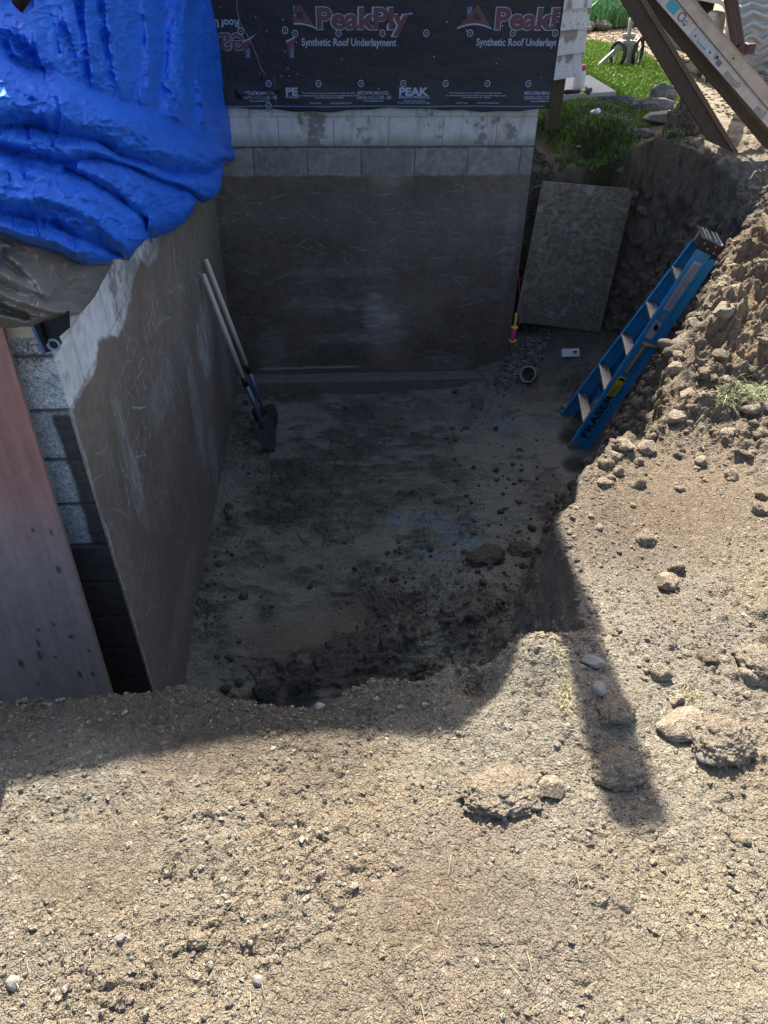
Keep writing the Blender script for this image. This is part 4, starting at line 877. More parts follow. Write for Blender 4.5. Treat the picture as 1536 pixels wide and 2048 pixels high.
# ------------------------------------------------------------------ tarps
def inpoly(x, y, poly): return pdist(x, y, poly)
def roll_profile(s_): return np.where(s_ < .66, np.sin(np.clip(s_ / .66, 0, 1) * math.pi / 2) ** .75, np.cos(np.clip((s_ - .66) / .34, 0, 1) * math.pi / 2) ** .8)
def tarp(name, poly, xs_fn, ridges, m, label, cat, box, step=2.0, crump=1., seed=0, edge_w=16., edge_d=.10, thick=.0012, rolls=(), hang=None):
    px = np.arange(box[0], box[2] + step, step); py = np.arange(box[1], box[3] + step, step)
    U, V_ = np.meshgrid(px, py); Pn = np.stack([U.ravel(), V_.ravel(), U.ravel() * 0 + seed], -1).astype(np.float32)
    Uw = U + (fbm(Pn, 1 / 60., 3, seed + 1) * 7).reshape(U.shape); Vw = V_ + (fbm(Pn, 1 / 60., 3, seed + 2) * 7).reshape(U.shape)
    dep = np.zeros(U.shape)
    yi = lambda pts: np.interp(Uw, [p_[0] for p_ in pts], [p_[1] for p_ in pts])
    for tp_, bt_, am_ in rolls:
        a_, b_ = yi(tp_), yi(bt_); s_ = (Vw - a_) / np.maximum(b_ - a_, 6); dep += am_ * roll_profile(s_) * ((s_ > 0) & (s_ < 1)) * sm(4, 26, b_ - a_)
    hangm = sm(6, -14, Vw - yi(hang)) if hang else 1.
    rc = np.random.default_rng(seed + 77)
    fine = [([(a_, b_), (a_ + l_ * .5, b_ + l_ * .5 * s__ + rc.normal(0, 4)), (a_ + l_, b_ + l_ * s__)], rc.choice([-1, 1]) * rc.uniform(.012, .032) * crump, rc.uniform(2.5, 5), rc.uniform(3, 9)) for a_, b_, l_, s__ in
            [(rc.uniform(-40, 430), rc.uniform(100, 520), rc.uniform(30, 120), rc.normal(.45, .5)) for _ in range(46)]]
    fine += [([(a_, b_), (a_ + l_ * s__, b_ + l_)], rc.choice([-1, 1]) * rc.uniform(.015, .035) * crump, 3, rc.uniform(4, 9)) for a_, b_, l_, s__ in [(rc.uniform(90, 470), rc.uniform(-40, 150), rc.uniform(50, 130), rc.normal(.08, .15)) for _ in range(16)]]
    for pts, amp, wu, wd_ in list(ridges) + fine:
        vert = abs(pts[-1][1] - pts[0][1]) > 2 * abs(pts[-1][0] - pts[0][0])    # fold crest as a polyline, wu = width above / left, wd = width below / right, amp in metres towards the viewer
        best = np.full(U.shape, 1e9); sg = np.zeros(U.shape); fall = np.ones(U.shape); pts = np.array(pts, float); n_ = len(pts) - 1
        for i in range(n_):
            a, b = pts[i], pts[i + 1]; e = b - a; l2 = (e ** 2).sum(); t = ((Uw - a[0]) * e[0] + (Vw - a[1]) * e[1]) / l2; tc_ = np.clip(t, 0, 1)
            dx, dy = Uw - a[0] - tc_ * e[0], Vw - a[1] - tc_ * e[1]; d = np.hypot(dx, dy); cr = e[0] * dy - e[1] * dx
            k_ = d < best; best = np.where(k_, d, best); sg = np.where(k_, np.sign(cr), sg)
            along = (i + tc_) / n_; tp = np.minimum(1, np.minimum(along * 5 + .25, (1 - along) * 5 + .25)); fall = np.where(k_, tp, fall)
        wdt = np.where(sg > 0, wd_, wu)
        x_ = best / wdt
        dep += amp * fall * np.where(sg > 0, np.exp(-x_ ** 2), np.exp(-x_ ** 1.4)) * (hangm if vert else 1.)
    cr1 = fbm(Pn * np.array([1, .55, 1], np.float32), 1 / 34., 4, seed + 5).reshape(U.shape); rd = 1 - 2 * np.abs(fbm(Pn, 1 / 46., 3, seed + 9).reshape(U.shape))
    rd2 = 1 - 2 * np.abs(fbm(Pn * np.array([.7, 1.3, 1], np.float32), 1 / 20., 3, seed + 13).reshape(U.shape))
    def facets(sc_, sx_, sy_, sd2_):
        Q = np.stack([U.ravel() / sc_ * sx_ + fbm(Pn, 1 / 90., 2, sd2_) * .8, V_.ravel() / sc_ * sy_ + fbm(Pn, 1 / 90., 2, sd2_ + 1) * .8], -1); B = np.floor(Q).astype(np.int32); f1 = np.full(len(Q), 9.)
        for a_ in (-1, 0, 1):
            for b_ in (-1, 0, 1):
                ix, iy = B[:, 0] + a_, B[:, 1] + b_; hh_ = _h(ix, iy, ix * 0, sd2_ + 3); f1 = np.minimum(f1, np.hypot(ix + _h(ix, iy, ix * 0, sd2_ + 1) - Q[:, 0], iy + _h(ix, iy, ix * 0, sd2_ + 2) - Q[:, 1]) * (.7 + .6 * hh_))
        return f1.reshape(U.shape)
    dep += crump * (.050 * facets(75, .5, 1.2, seed + 20) * sm(-.3, .4, cr1) + .012 * facets(30, .6, 1.2, seed + 30) * sm(0, .5, rd))
    dep += crump * (.020 * cr1 + .030 * np.maximum(rd, 0) ** 5 + .014 * np.maximum(rd2, 0) ** 5)
    din = inpoly(Uw * 0 + U + (fbm(Pn, 1 / 14., 2, seed + 3) * 2.0).reshape(U.shape), V_, poly)
    dep -= edge_d * np.exp(-np.maximum(din, 0) / edge_w * 1.6)
    out_ = np.zeros(U.shape + (3,))
    dirs = np.stack([(U - 768) / F_PX, -(V_ - 1024) / F_PX, -np.ones(U.shape)], -1) @ ROT.T
    Xs = xs_fn(U, V_); t = (Xs - CAM[0]) / dirs[..., 0]
    ln = np.linalg.norm(dirs, axis=-1); t = t - dep / ln
    V3 = CAM + dirs * t[..., None]
    f = grid_faces(*U.shape, mask=din > 0); V3, f = compact(V3.reshape(-1, 3), f)
    o = mesh_np(name, V3, f, m); tag(o, label, cat)
    mo = o.modifiers.new('thickness', 'SOLIDIFY'); mo.thickness = thick; mo.offset = 0
    return o
BT = [(-60, -60), (12, -60), (22, 4), (42, 26), (62, -2), (72, -60), (412, -60), (422, 0), (442, 60), (459, 130), (477, 190), (489, 225), (500, 262), (501, 276), (491, 298), (474, 318), (447, 326), (445, 347), (441, 377), (432, 392), (406, 406), (390, 400), (384, 425), (366, 446), (336, 466), (304, 476), (302, 487), (294, 474), (272, 498), (258, 520), (226, 516), (216, 528), (170, 532), (120, 508), (60, 488), (0, 468), (-60, 450)]
def bt_x(U, V_):
    return .055 + .12 * sm(330, 500, U) + .02 * sm(200, 350, U) * 1 - .035 * sm(160, 0, U)
L1 = [(-60, 95), (0, 116), (103, 143), (191, 178), (284, 219), (376, 253), (455, 300), (500, 318)]
L2 = [(-60, 250), (0, 253), (58, 253), (103, 263), (205, 290), (260, 318), (342, 349), (420, 345), (450, 324), (500, 322)]
L3 = [(-60, 280), (0, 291), (120, 320), (219, 318), (246, 328), (308, 359), (376, 383), (404, 405), (450, 420)]
L4 = [(-60, 285), (0, 300), (120, 324), (188, 362), (239, 400), (290, 444), (301, 484), (320, 520)]
L5 = [(-60, 410), (0, 425), (85, 440), (150, 470), (205, 490), (240, 512), (260, 530)]
L6 = [(-60, 455), (0, 470), (60, 490), (120, 510), (170, 534), (216, 530), (260, 540)]
LB_ = [(-60, 600), (225, 600), (296, 500), (304, 478), (336, 468), (366, 448), (390, 410), (404, 405), (450, 425)]
ROLLS = [(a_, b_, c_ * 1.35) for a_, b_, c_ in [(L1, L2, .20), (L2, L3, .15), ([(x_, max(y_, np.interp(x_, [p[0] for p in L3], [p[1] for p in L3]))) for x_, y_ in L4[:1]] + [(110, 322), (219, 319), (246, 329), (308, 360), (376, 384), (404, 406)], [(-60, 290), (110, 323)] + L4[3:6] + [(296, 478), (304, 480), (336, 468), (366, 450), (404, 408)], .14), (L4, L5, .16), (L5, L6, .11)]]
R1 = [([(136, 385), (200, 400), (250, 430), (300, 452)], .06, 20, 12), ([(40, 345), (90, 352), (110, 360)], .07, 12, 14), ([(65, 388), (137, 410), (205, 444), (255, 500)], .08, 16, 12), ([(0, 400), (60, 395), (110, 380)], .05, 20, 16),
    ([(290, 380), (330, 392), (372, 388), (400, 395)], .05, 12, 8), ([(380, 352), (410, 372), (432, 376)], .05, 10, 8), ([(50, 240), (85, 226), (100, 262)], .05, 8, 8), ([(100, 285), (170, 300), (230, 312)], .03, 8, 8),
    ([(180, 225), (260, 255), (330, 300), (400, 325)], .05, 30, 14), ([(250, 215), (330, 262), (420, 300)], .03, 12, 10), ([(0, 450), (80, 470), (150, 500), (205, 500)], .05, 10, 8),
    ([(164, -40), (180, 80), (191, 172)], .13, 18, 9), ([(205, -40), (222, 60), (246, 198)], .16, 16, 14), ([(290, -40), (294, 100), (296, 215)], .07, 14, 9),
    ([(372, -40), (369, 80), (362, 240)], .20, 12, 26), ([(330, -40), (328, 90), (318, 225)], -.15, 12, 16),
    ([(412, -40), (438, 80), (470, 195), (486, 265)], .14, 30, 14), ([(392, 140), (405, 185), (408, 265)], .10, 12, 9), ([(278, 165), (279, 190), (284, 212)], .07, 10, 6),
    ([(44, 27), (75, 80), (112, 140)], .12, 10, 22), ([(0, 45), (40, 62), (70, 100)], .07, 12, 20), ([(130, 30), (150, 80), (165, 130)], .08, 20, 10), ([(70, 60), (75, 95), (85, 128)], .06, 8, 8), ([(20, 75), (26, 100), (50, 118)], .05, 8, 8)]
tarp('blue_tarp', BT, bt_x, R1, M['blue_tarp'], 'creased bright blue tarp hanging in rolls over the left wing wall', 'tarp', (-60, -60, 500, 540), 1.7, .9, 4, rolls=ROLLS, hang=L1)
GT = [(-60, 430), (0, 452), (60, 474), (120, 496), (170, 518), (216, 516), (226, 512), (222, 530), (205, 560), (190, 590), (168, 618), (158, 627), (130, 636), (90, 640), (60, 652), (0, 655), (-60, 655)]
R2 = [([(-60, 530), (0, 545), (60, 580), (105, 600)], .06, 12, 22), ([(-60, 575), (0, 590), (60, 612), (110, 625), (155, 627)], .08, 8, 14), ([(-60, 625), (0, 634), (50, 642), (110, 634)], .06, 7, 10), ([(0, 500), (40, 530), (90, 585), (104, 598)], .05, 14, 12), ([(60, 600), (110, 618), (155, 625)], .05, 6, 8), ([(0, 605), (60, 628), (100, 634)], .04, 5, 6)]
tarp('grey_tarp', GT, lambda U, V_: .03 - .04 * sm(90, -40, U) + 0 * V_, [(a_, b_ * 1.7, c_, d_) for a_, b_, c_, d_ in R2], M['grey_tarp'], 'grey silver tarp sagging beneath the blue tarp', 'tarp', (-60, 430, 230, 660), 1.8, .35, 8, 10, .05)
# underlayment on the near corner behind the grey tarp
mb = MB(); mb.box((.006, 1.8, .44), (0, 1, 0), (1, 0, 0), (0, 0, 1), 1.85, .003, .375); mb.build('underlayment_side', M['under'], house)
mb = MB(); mb.prism([on(a_, b_, Y=-.024) for a_, b_ in ((60, 640), (138, 622), (140, 655), (118, 674), (124, 688), (110, 700), (86, 708))], (0, .004, 0)); cf = mb.build('underlayment_corner', M['ink_dark'], house)
mb = MB(); a, b = on(60, 650, Y=-.028), on(86, 707, Y=-.028); a2, b2 = on(67, 650, Y=-.028), on(92, 707, Y=-.028); mb.prism([a, b, b2, a2], (0, .002, 0)); mb.build('edge_stripe', M['ink_blue'], cf)
mb = MB(); q = on(107, 690, Y=-.027)
for k_ in range(18):
    t0, t1 = 2 * math.pi * k_ / 18, 2 * math.pi * (k_ + 1) / 18
    mb.prism([(q[0] + .022 * math.cos(t0), -.027, q[2] + .022 * math.sin(t0)), (q[0] + .022 * math.cos(t1), -.027, q[2] + .022 * math.sin(t1)), (q[0] + .014 * math.cos(t1), -.027, q[2] + .014 * math.sin(t1)), (q[0] + .014 * math.cos(t0), -.027, q[2] + .014 * math.sin(t0))], (0, .002, 0))
mb.build('ring_print', M['ink_white'], cf)
a, b = on(10, 650, Y=-.02), on(66, 679, Y=-.02)
mb = MB(); mb.box(((a[0] + b[0]) / 2 - .04, -.0, (a[2] + b[2]) / 2 + .01), XD, (0, 1, 0), ZD, abs(b[0] - a[0]) / 2 + .06, .02, .03, .002); mb.build('sill_end', M['wood_pale'], house)
rk = rock('mortar_lump', 45, 697, .1, .045, M['pale_rock'], 'grey lump of old mortar under the sill at the near wall end', 'mortar lump', None, (1.1, .6, .55), 0, 91, 5, .35)
rk.location = Vector((on(45, 700, Y=.02)[0], .02, .085))
mb = MB(); r = np.random.default_rng(5)
for i in range(16):
    a = on(60 + r.uniform(-25, 25), 705 + r.uniform(-20, 30), Y=-.02); d = r.normal(size=(3, 3)) * .018
    mb.tube([a + d[0], a + d[1] * .3, a + d[2]], .0012, 5)
tag(mb.build('root_tangle', M['brown_leaf']), 'dry brown rootlets caught on top of the near block wall end', 'roots')

# ------------------------------------------------------------------ red-brown board leaning on the wall end
cv = Canvas(.95, 2.25, .006, (.36, .175, .14), 9); n1 = cv.n(2, 4)
cv.c = lerp(cv.c, np.array((.47, .395, .345), np.float32), sm(-.5, -1.6, cv.v + n1 * .25)[..., None]) * (1 + .2 * cv.n(3, 5, 6, .4)[..., None] + .12 * cv.n(40, 3)[..., None])
cv.mix((.24, .22, .21), sm(.3, .6, cv.n(4, 5, 1.6, .5, 4)) * .4)
for i in range(15):
    u0, v0 = (cv.r.uniform(.62, .93), -cv.r.uniform(.8, 1.7)); cv.mix((.10, .08, .07), cv.blob(u0, v0, .004 + cv.r.uniform(0, .007), .009 + cv.r.uniform(0, .016), .4, 40) * .85)
cv.c *= (1 + .22 * cv.n(14, 4, 5, .25, 31)[..., None] + .10 * cv.n(60, 3, 3, .2, 33)[..., None])
cv.mix((.16, .12, .10), sm(.25, .55, cv.n(3, 5, 1, .6, 35)) * .45)
for i in range(60): cv.scratch(cv.r.uniform(0, .95), -cv.r.uniform(0, 2.2), cv.r.normal(-1.5, .15), cv.r.uniform(.05, .4), (.27, .25, .24), cv.r.uniform(.1, .4), 1, .1)
bd = empty('red_board', (-.1, -.2, -2.0), 'tall board, faded red above and muddy grey below, leaning on the near wall end', 'board')
tbd = lambda u, v_: np.stack([u - 1.05, -.06 + v_ * .07, .24 + v_], -1)
sheet(cv, tbd, (0, -1, 0), 'board_face', M['red_board'], bd)
mb = MB(); mb.prism([(-1.05, -.058, .24), (-.1, -.058, .24), (-.1, -.058 - .07 * 2.25, .24 - 2.25), (-1.05, -.058 - .07 * 2.25, .24 - 2.25)], (0, .016, 0)); mb.build('board_core', M['ply_edge'], bd)

# ------------------------------------------------------------------ OSB sheet
pbl, pbr = on(1030, 643, Y=3.97), on(1200, 664, Y=3.97); ptl, ptr = on(1085, 363, Y=4.05), on(1267, 378, Y=4.05)
cv = Canvas(.8, 1.22, .0045, (.19, .155, .12), 11)
tone_ = np.array([(.33, .28, .21), (.11, .095, .08), (.26, .225, .18), (.19, .16, .13), (.23, .20, .17), (.15, .13, .11)])
for k_ in range(2600):
    u0, v0, an = cv.r.uniform(0, .8), cv.r.uniform(0, 1.22), cv.r.normal(0, .7) + (1.57 if cv.r.uniform() < .3 else 0); l_, w_2 = cv.r.uniform(.018, .05), cv.r.uniform(.004, .012)
    i0, i1 = max(0, int((u0 - l_) / cv.res)), int((u0 + l_) / cv.res) + 2; j0, j1 = max(0, int((v0 - l_) / cv.res)), int((v0 + l_) / cv.res) + 2
    uu, vv = cv.u[j0:j1, i0:i1] - u0, -cv.v[j0:j1, i0:i1] - v0; a_ = uu * math.cos(an) + vv * math.sin(an); b_ = -uu * math.sin(an) + vv * math.cos(an)
    m_ = ((np.abs(a_) < l_) & (np.abs(b_) < w_2))[..., None] * cv.r.uniform(.35, .8); cv.c[j0:j1, i0:i1] = lerp(cv.c[j0:j1, i0:i1], tone_[k_ % 6], m_); cv.d[j0:j1, i0:i1] += m_[..., 0] * .0006
cv.c *= np.array([.86, .80, .74], np.float32); cv.mix((.12, .108, .10), sm(-.1, .5, -cv.v / 1.22 - .5 - .5 * cv.u + cv.n(2, 3) * .5) * .55)
cv.mix((.30, .28, .24), sm(.42, .5, cv.n(9, 3, 1, 1, 77)) * .6)
def tosb(u, v_):
    a_, b_ = (u / .8)[..., None], (-v_ / 1.22)[..., None]; return (ptl * (1 - a_) + ptr * a_) * (1 - b_) + (pbl * (1 - a_) + pbr * a_) * b_
osb = empty('strand_board', tuple((pbl + pbr) / 2), 'grey weathered strand board propped against the bank beside the back wall', 'board')
msk = ~((cv.u > .765) & (-cv.v < (cv.u - .765) * 1.2))
sheet(cv, tosb, (0, -1, 0), 'board_face', M['osb'], osb, msk)
mb = MB(); mb.prism([pbl + [0, .002, 0], pbr + [0, .002, 0], ptr + [0, .002, -.05], ptr + [-.03, .002, 0], ptl + [0, .002, 0]], (0, .012, 0)); mb.build('board_core', M['ply_edge'], osb)

# ------------------------------------------------------------------ two shovels in the corner
def shovel(tip, top, label, blade_n, ln=.27, wd=.19, hand_r=.017):
    tip, top = Vector(tip), Vector(top); ax = (top - tip).normalized(); T_ = (top - tip).length
    e = empty('shovel', tip, label, 'shovel', 'shovels leaning in the corner')
    bn = Vector(blade_n); bn = (bn - bn.dot(ax) * ax).normalized(); side = ax.cross(bn)
    # blade: rounded point, dished
    nu, nv = 11, 15; V = []
    for j in range(nv):
        v_ = j / (nv - 1); hw = wd / 2 * (math.sin(min(v_ / .75, 1) * math.pi / 2) ** .8) * (1 if v_ < .93 else 1 - (v_ - .93) * 3) + .002
        for i in range(nu):
            u = (i / (nu - 1) * 2 - 1); V.append(tip + ax * (v_ * ln) + side * (u * hw) - bn * (.030 * (1 - u * u) * (.4 + .6 * v_)) + bn * .028)
    V2 = V + [p - bn * .003 for p in V]; k_ = len(V)
    F_ = [(j * nu + i, j * nu + i + 1, (j + 1) * nu + i + 1, (j + 1) * nu + i) for j in range(nv - 1) for i in range(nu - 1)]
    F2 = F_ + [tuple(q_ + k_ for q_ in f[::-1]) for f in F_]
    bd_ = [i for i in range(nu)] + [j * nu + nu - 1 for j in range(1, nv)] + [(nv - 1) * nu + i for i in range(nu - 2, -1, -1)] + [j * nu for j in range(nv - 2, 0, -1)]
    F2 += [(bd_[i], bd_[(i + 1) % len(bd_)], bd_[(i + 1) % len(bd_)] + k_, bd_[i] + k_) for i in range(len(bd_))]
    mb = MB(); mb.add(V2, F2); mb.build('blade', M['mud_steel'], e, smooth=True)
    mb = MB()
    mb.beam(tip + ax * (ln + .002) - side * (wd / 2 - .01), tip + ax * (ln + .002) + side * (wd / 2 - .01), bn, .014, .012, .002)
    mb.build('footrest', M['mud_steel'], e)
    mb = MB(); off = bn * .022
    mb.tube([tip + ax * (ln - .06) + bn * .006, tip + ax * (ln + .02) + off * .6, tip + ax * (ln + .10) + off, tip + ax * (ln + .34)], [.010, .015, .017, .019], 14); mb.build('socket', M['steel'], e, smooth=True)
    mb = MB(); mb.tube([tip + ax * (ln + .325), tip + ax * (ln + .40)], .0205, 14); mb.build('collar', M['black'], e, smooth=True)
    mb = MB(); mb.tube([tip + ax * (ln + .39), tip + ax * (ln + .8), top - ax * .01, top], [hand_r, hand_r * 1.03, hand_r, hand_r * .7], 14); mb.build('handle', M['wood_handle'], e, smooth=True)
    return e
shovel(on(543, 903, z=-2.19), on(406, 548, X=.035), 'shovel nearer the camera, blade facing out, its pale handle ending lower on the wall', (.75, -.62, .3), .29, .20)
shovel(on(547, 872, z=-2.19), on(411, 518, X=.035), 'shovel behind the other, blade edge-on, its pale handle reaching higher on the wall', (-.2, .9, .2), .29, .19)

# ------------------------------------------------------------------ blue step ladder
nf = Vector(on(1131, 904, z=-2.17)); ff = Vector(on(1118, 830, z=-2.13)); nt_ = Vector(on(1398, 497, Y=2.44)); ft_ = Vector(on(1388, 472, Y=2.80))
lad = empty('step_ladder', nf, 'blue folded step ladder leaning on the dirt bank, steps facing the pit', 'ladder')
A_ = (nt_ - nf).normalized(); Wv = (ff - nf); Wn = (Wv - Wv.dot(A_) * A_).normalized(); Dn = A_.cross(Wn).normalized()
if Dn.x < 0: Dn = -Dn       # away from the climbing side, into the bank
def channel(a, b, mb, depth=.100, th=.0045, fl=.03, ins=1):
    a, b = Vector(a), Vector(b); ax = (b - a).normalized(); inn = (Wn * ins); inn = (inn - inn.dot(ax) * ax).normalized(); dn = (Dn - Dn.dot(ax) * ax); dn = (dn - dn.dot(inn) * inn).normalized()
    mid_ = (a + b) / 2; hl = (b - a).length / 2
    mb.box(mid_ + dn * depth / 2, ax, dn, inn, hl, depth / 2, th / 2, .0008)
    mb.box(mid_ + dn * th / 2 + inn * (fl / 2 + th / 2), ax, dn, inn, hl, th / 2, fl / 2, .0008)
    mb.box(mid_ + dn * (depth - th / 2) + inn * (fl / 2 + th / 2), ax, dn, inn, hl, th / 2, fl / 2, .0008)
LN = (nt_ - nf).length
mb = MB(); channel(nf + A_ * .10, nt_, mb, ins=1); mb.build('front_rail', M['lad_blue'], lad)
mb = MB(); channel(nf, nf + A_ * .0995, mb, ins=1); mb.build('rail_foot', M['lad_dirt'], lad)
mb = MB(); channel(ff, ft_, mb, ins=-1); mb.build('front_rail', M['lad_blue'], lad)
rn0, rn1 = nf + Dn * .108 + A_ * .0 + Wn * .0, nt_ + Dn * .104 - A_ * .03; rf0, rf1 = ff + Dn * .108, ft_ + Dn * .104 - A_ * .03
mb = MB(); channel(rn0 + A_ * .08, rn1, mb, .052, .004, .025, 1); mb.build('rear_rail', M['lad_blue'], lad)
mb = MB(); channel(rn0, rn0 + A_ * .079, mb, .052, .004, .025, 1); mb.build('rail_foot', M['lad_dirt'], lad)
mb = MB(); channel(rf0, rf1, mb, .052, .004, .025, -1); mb.build('rear_rail', M['lad_blue'], lad)
AF = (ft_ - ff).normalized()
for i, py in enumerate((0.16, .335, .51, .685, .86)):
    a = nf + A_ * (LN * py); b = ff + AF * ((ft_ - ff).length * (py + .0)); ax = (b - a).normalized(); c_ = (a + b) / 2; hl = (b - a).length / 2 - .005
    up = (A_ - A_.dot(ax) * ax).normalized(); tread = Vector((0, 0, 1)); tread = (tread - tread.dot(ax) * ax).normalized(); fwd = tread.cross(ax).normalized()
    if fwd.dot(Dn) < 0: fwd = -fwd
    mb = MB(); mb.box(c_ + fwd * .038, ax, fwd, tread, hl, .038, .003, .001); mb.box(c_ + fwd * .002 - tread * .015, ax, fwd, tread, hl, .002, .013, .0005); mb.box(c_ + fwd * .074 - tread * .015, ax, fwd, tread, hl, .002, .013, .0005)
    for k_ in range(6): mb.box(c_ + fwd * (.010 + k_ * .011) + tread * .0035, ax, fwd, tread, hl, .0015, .0012)
    st = mb.build('step', M['alu'], lad)
    if i < 3:
        mb = MB(); mb.beam(a + Wn * .01 - A_ * .09 + Dn * .045, a + ax * .16 + fwd * .035, Dn, .018, .003, .0005); mb.build('brace', M['alu'], st)
for i, py in enumerate((.22, .5, .8)):
    a = rn0 + A_ * (LN * py) + Dn * .025; b = rf0 + AF * (LN * py) + Dn * .025; mb = MB(); mb.beam(a, b, Dn, .035, .02, .002); mb.build('rear_bar', M['lad_blue'], lad)
cc_ = (nt_ + ft_) / 2 + Dn * .058 + A_ * .032; wl = (ft_ - nt_).length / 2 + .018; Wt = (ft_ - nt_).normalized(); Dt = (Dn - Dn.dot(Wt) * Wt).normalized(); At = Dt.cross(Wt); At = At if At.dot(A_) > 0 else -At
mb = MB(); mb.box(cc_, Wt, Dt, At, wl, .074, .038, .008); cap = mb.build('top_cap', M['black'], lad)
mb = MB()
for k_ in (-.6, -.2, .45): mb.box(cc_ + At * .040 + Dt * k_ * .07, Wt, Dt, At, wl * .8, .006, .003, .001)
mb.box(cc_ + At * .040 + Dt * .064, Wt, Dt, At, wl * .92, .006, .004, .001); mb.build('cap_ribs', M['wheel_metal'], cap)
mb = MB()
for k_ in range(24):
    t0, t1 = 2 * math.pi * k_ / 24, 2 * math.pi * (k_ + 1) / 24
    for r0, r1 in ((.032, .026), (.018, .015)):
        mb.prism([cc_ - Dt * .075 + At * 0 + Wt * (a_ * math.cos(t_)) * 1.0 + At * a_ * math.sin(t_) for a_, t_ in ((r0, t0), (r0, t1), (r1, t1), (r1, t0))], -Dt * .001)
mb.build('round_badge', M['white'], cap)
for u_, v_ in ((-.045, .01), (-.01, -.012), (.03, .02), (.04, -.02)):
    mb = MB(); mb.tube([cc_ - Wt * wl + Dt * u_ + At * v_, cc_ - Wt * (wl + .004) + Dt * u_ + At * v_], .006, 10); mb.build('rivet', M['alu'], cap)
# decals on the near rail: the face turned to the camera has normal -Wn
def rail_pt(s_, d_, lift=.0): return nf + A_ * (LN * s_) + Dn * d_ - Wn * (.0045 / 2 + lift)
def decal(s0, s1, d0, d1, m_, name, lift=.0012):
    mb = MB(); mb.prism([rail_pt(s0, d0, lift), rail_pt(s1, d0, lift), rail_pt(s1, d1, lift), rail_pt(s0, d1, lift)], Wn * .0006); return mb.build(name, m_, lad)
d1_ = decal(.75, .955, .020, .076, M['white'], 'long_label')
mb = MB(); r = np.random.default_rng(9)
for k_ in range(27):
    s0 = .76 + k_ * .007; mb.prism([rail_pt(s0, .027, .003), rail_pt(s0 + .003, .027, .003), rail_pt(s0 + .003, .027 + r.uniform(.02, .05), .003), rail_pt(s0, .07, .003)], Wn * .0005)
mb.build('fine_print', M['wire'] if False else M['ink_blue'], d1_)
d2_ = decal(.62, .70, .020, .076, M['white'], 'safety_label'); 
mb = MB(); mb.prism([rail_pt(.665, .035, .003), rail_pt(.69, .04, .003), rail_pt(.675, .075, .003), rail_pt(.655, .07, .003)], Wn * .0005); mb.build('pictogram', M['ink_dark'], d2_)
mb = MB(); c0 = rail_pt(.722, .055, .0014); mb.prism([c0 + A_ * (.017 * math.cos(t_)) + Dn * (.019 * math.sin(t_)) for t_ in np.linspace(0, 2 * math.pi, 20, endpoint=False)], Wn * .0006); mb.build('round_sticker', M['orange'], lad)
d3_ = decal(.325, .43, .026, .084, M['yellow'], 'warning_label')
mb = MB(); mb.prism([rail_pt(.412, .034, .003), rail_pt(.424, .034, .003), rail_pt(.424, .08, .003), rail_pt(.412, .08, .003)], Wn * .0005)
for k_ in range(5): mb.prism([rail_pt(.325, .034 + k_ * .009, .003), rail_pt(.395 - (k_ % 2) * .01, .034 + k_ * .009, .003), rail_pt(.395 - (k_ % 2) * .01, .037 + k_ * .009, .003), rail_pt(.325, .037 + k_ * .009, .003)], Wn * .0005)
mb.build('black_print', M['ink_dark'], d3_)
mb = MB(); V, F_ = curve_mesh('FRASER', .1, .0035); sx_ = .42 / V[:, 0].max(); o_ = rail_pt(.10, .080, .0014)
mb.add([o_ + A_ * (v_[0] * sx_) - Dn * (v_[1] * .74) for v_ in V], F_); mb.build('stencil_print', M['ink_dark'], lad)
mb = MB(); mb.tube([rail_pt(.45, .055, .004), rail_pt(.46, .055, .006), rail_pt(.58, .06, .006), rail_pt(.60, .07, .004)], [.009, .012, .013, .012], 8); mb.tube([rail_pt(.60, .16, .006), rail_pt(.592, .03, .006)], .015, 8); mb.build('latch_bar', M['orange'], lad, smooth=True)
mb = MB(); 
for s_, d_ in ((.03, .11), (.06, .02), (.16, .03), (.335, .03), (.51, .03), (.685, .03), (.86, .03)): mb.tube([rail_pt(s_, d_, 0), rail_pt(s_, d_, .003)], .005, 8)
mb.build('rail_rivets', M['alu'], lad)

# ------------------------------------------------------------------ small things at the corner of the back wall
q = Vector(on(1027, 668, Y=L - .05)); e = empty('string_reel', q, 'pink mason string wound on a yellow reel hanging at the wall corner', 'string reel')
ax = Vector((.02, 0, 1)); mb = MB(); mb.tube([q - ax * .055, q - ax * .03, q + ax * .0, q + ax * .04, q + ax * .055], [.018, .024, .022, .025, .02], 16); mb.build('string', M['pink'], e, smooth=True)
mb = MB(); mb.tube([q - ax * .066, q - ax * .056], .034, 14); mb.tube([q + ax * .057, q + ax * .066], .03, 14); mb.box(q + ax * .13, (1, 0, 0), (0, 1, 0), (0, 0, 1), .010, .006, .065, .002); mb.build('reel', M['yel_plastic'], e)
mb = MB(); p0 = on(1040, 560, Y=L + .1); mb.tube([q + Vector((.02, -.01, .05)), on(1042, 640, Y=L - .06), on(1040, 590, Y=L - .05), on(1036, 540, Y=L - .04)], .002, 5); mb.build('string_end', M['pink'], e)
q = on(1057, 762, z=-2.02); zz = float(surf(np.array([q[0]]), np.array([q[1]]))[0]); q = Vector((q[0], q[1], zz + .05))
e = empty('drain_pipe', q, 'short open stub of glazed clay drain pipe in the dirt below the gravel', 'pipe')
ax = Vector((-.45, -.75, .42)).normalized(); mb = MB(); n_ = 28; u = ax.orthogonal().normalized(); v3 = ax.cross(u); V = []
prof = [(-.12, .078), (.03, .078), (.032, .084), (.07, .084), (.075, .080), (.075, .068), (.0, .064), (-.12, .064)]
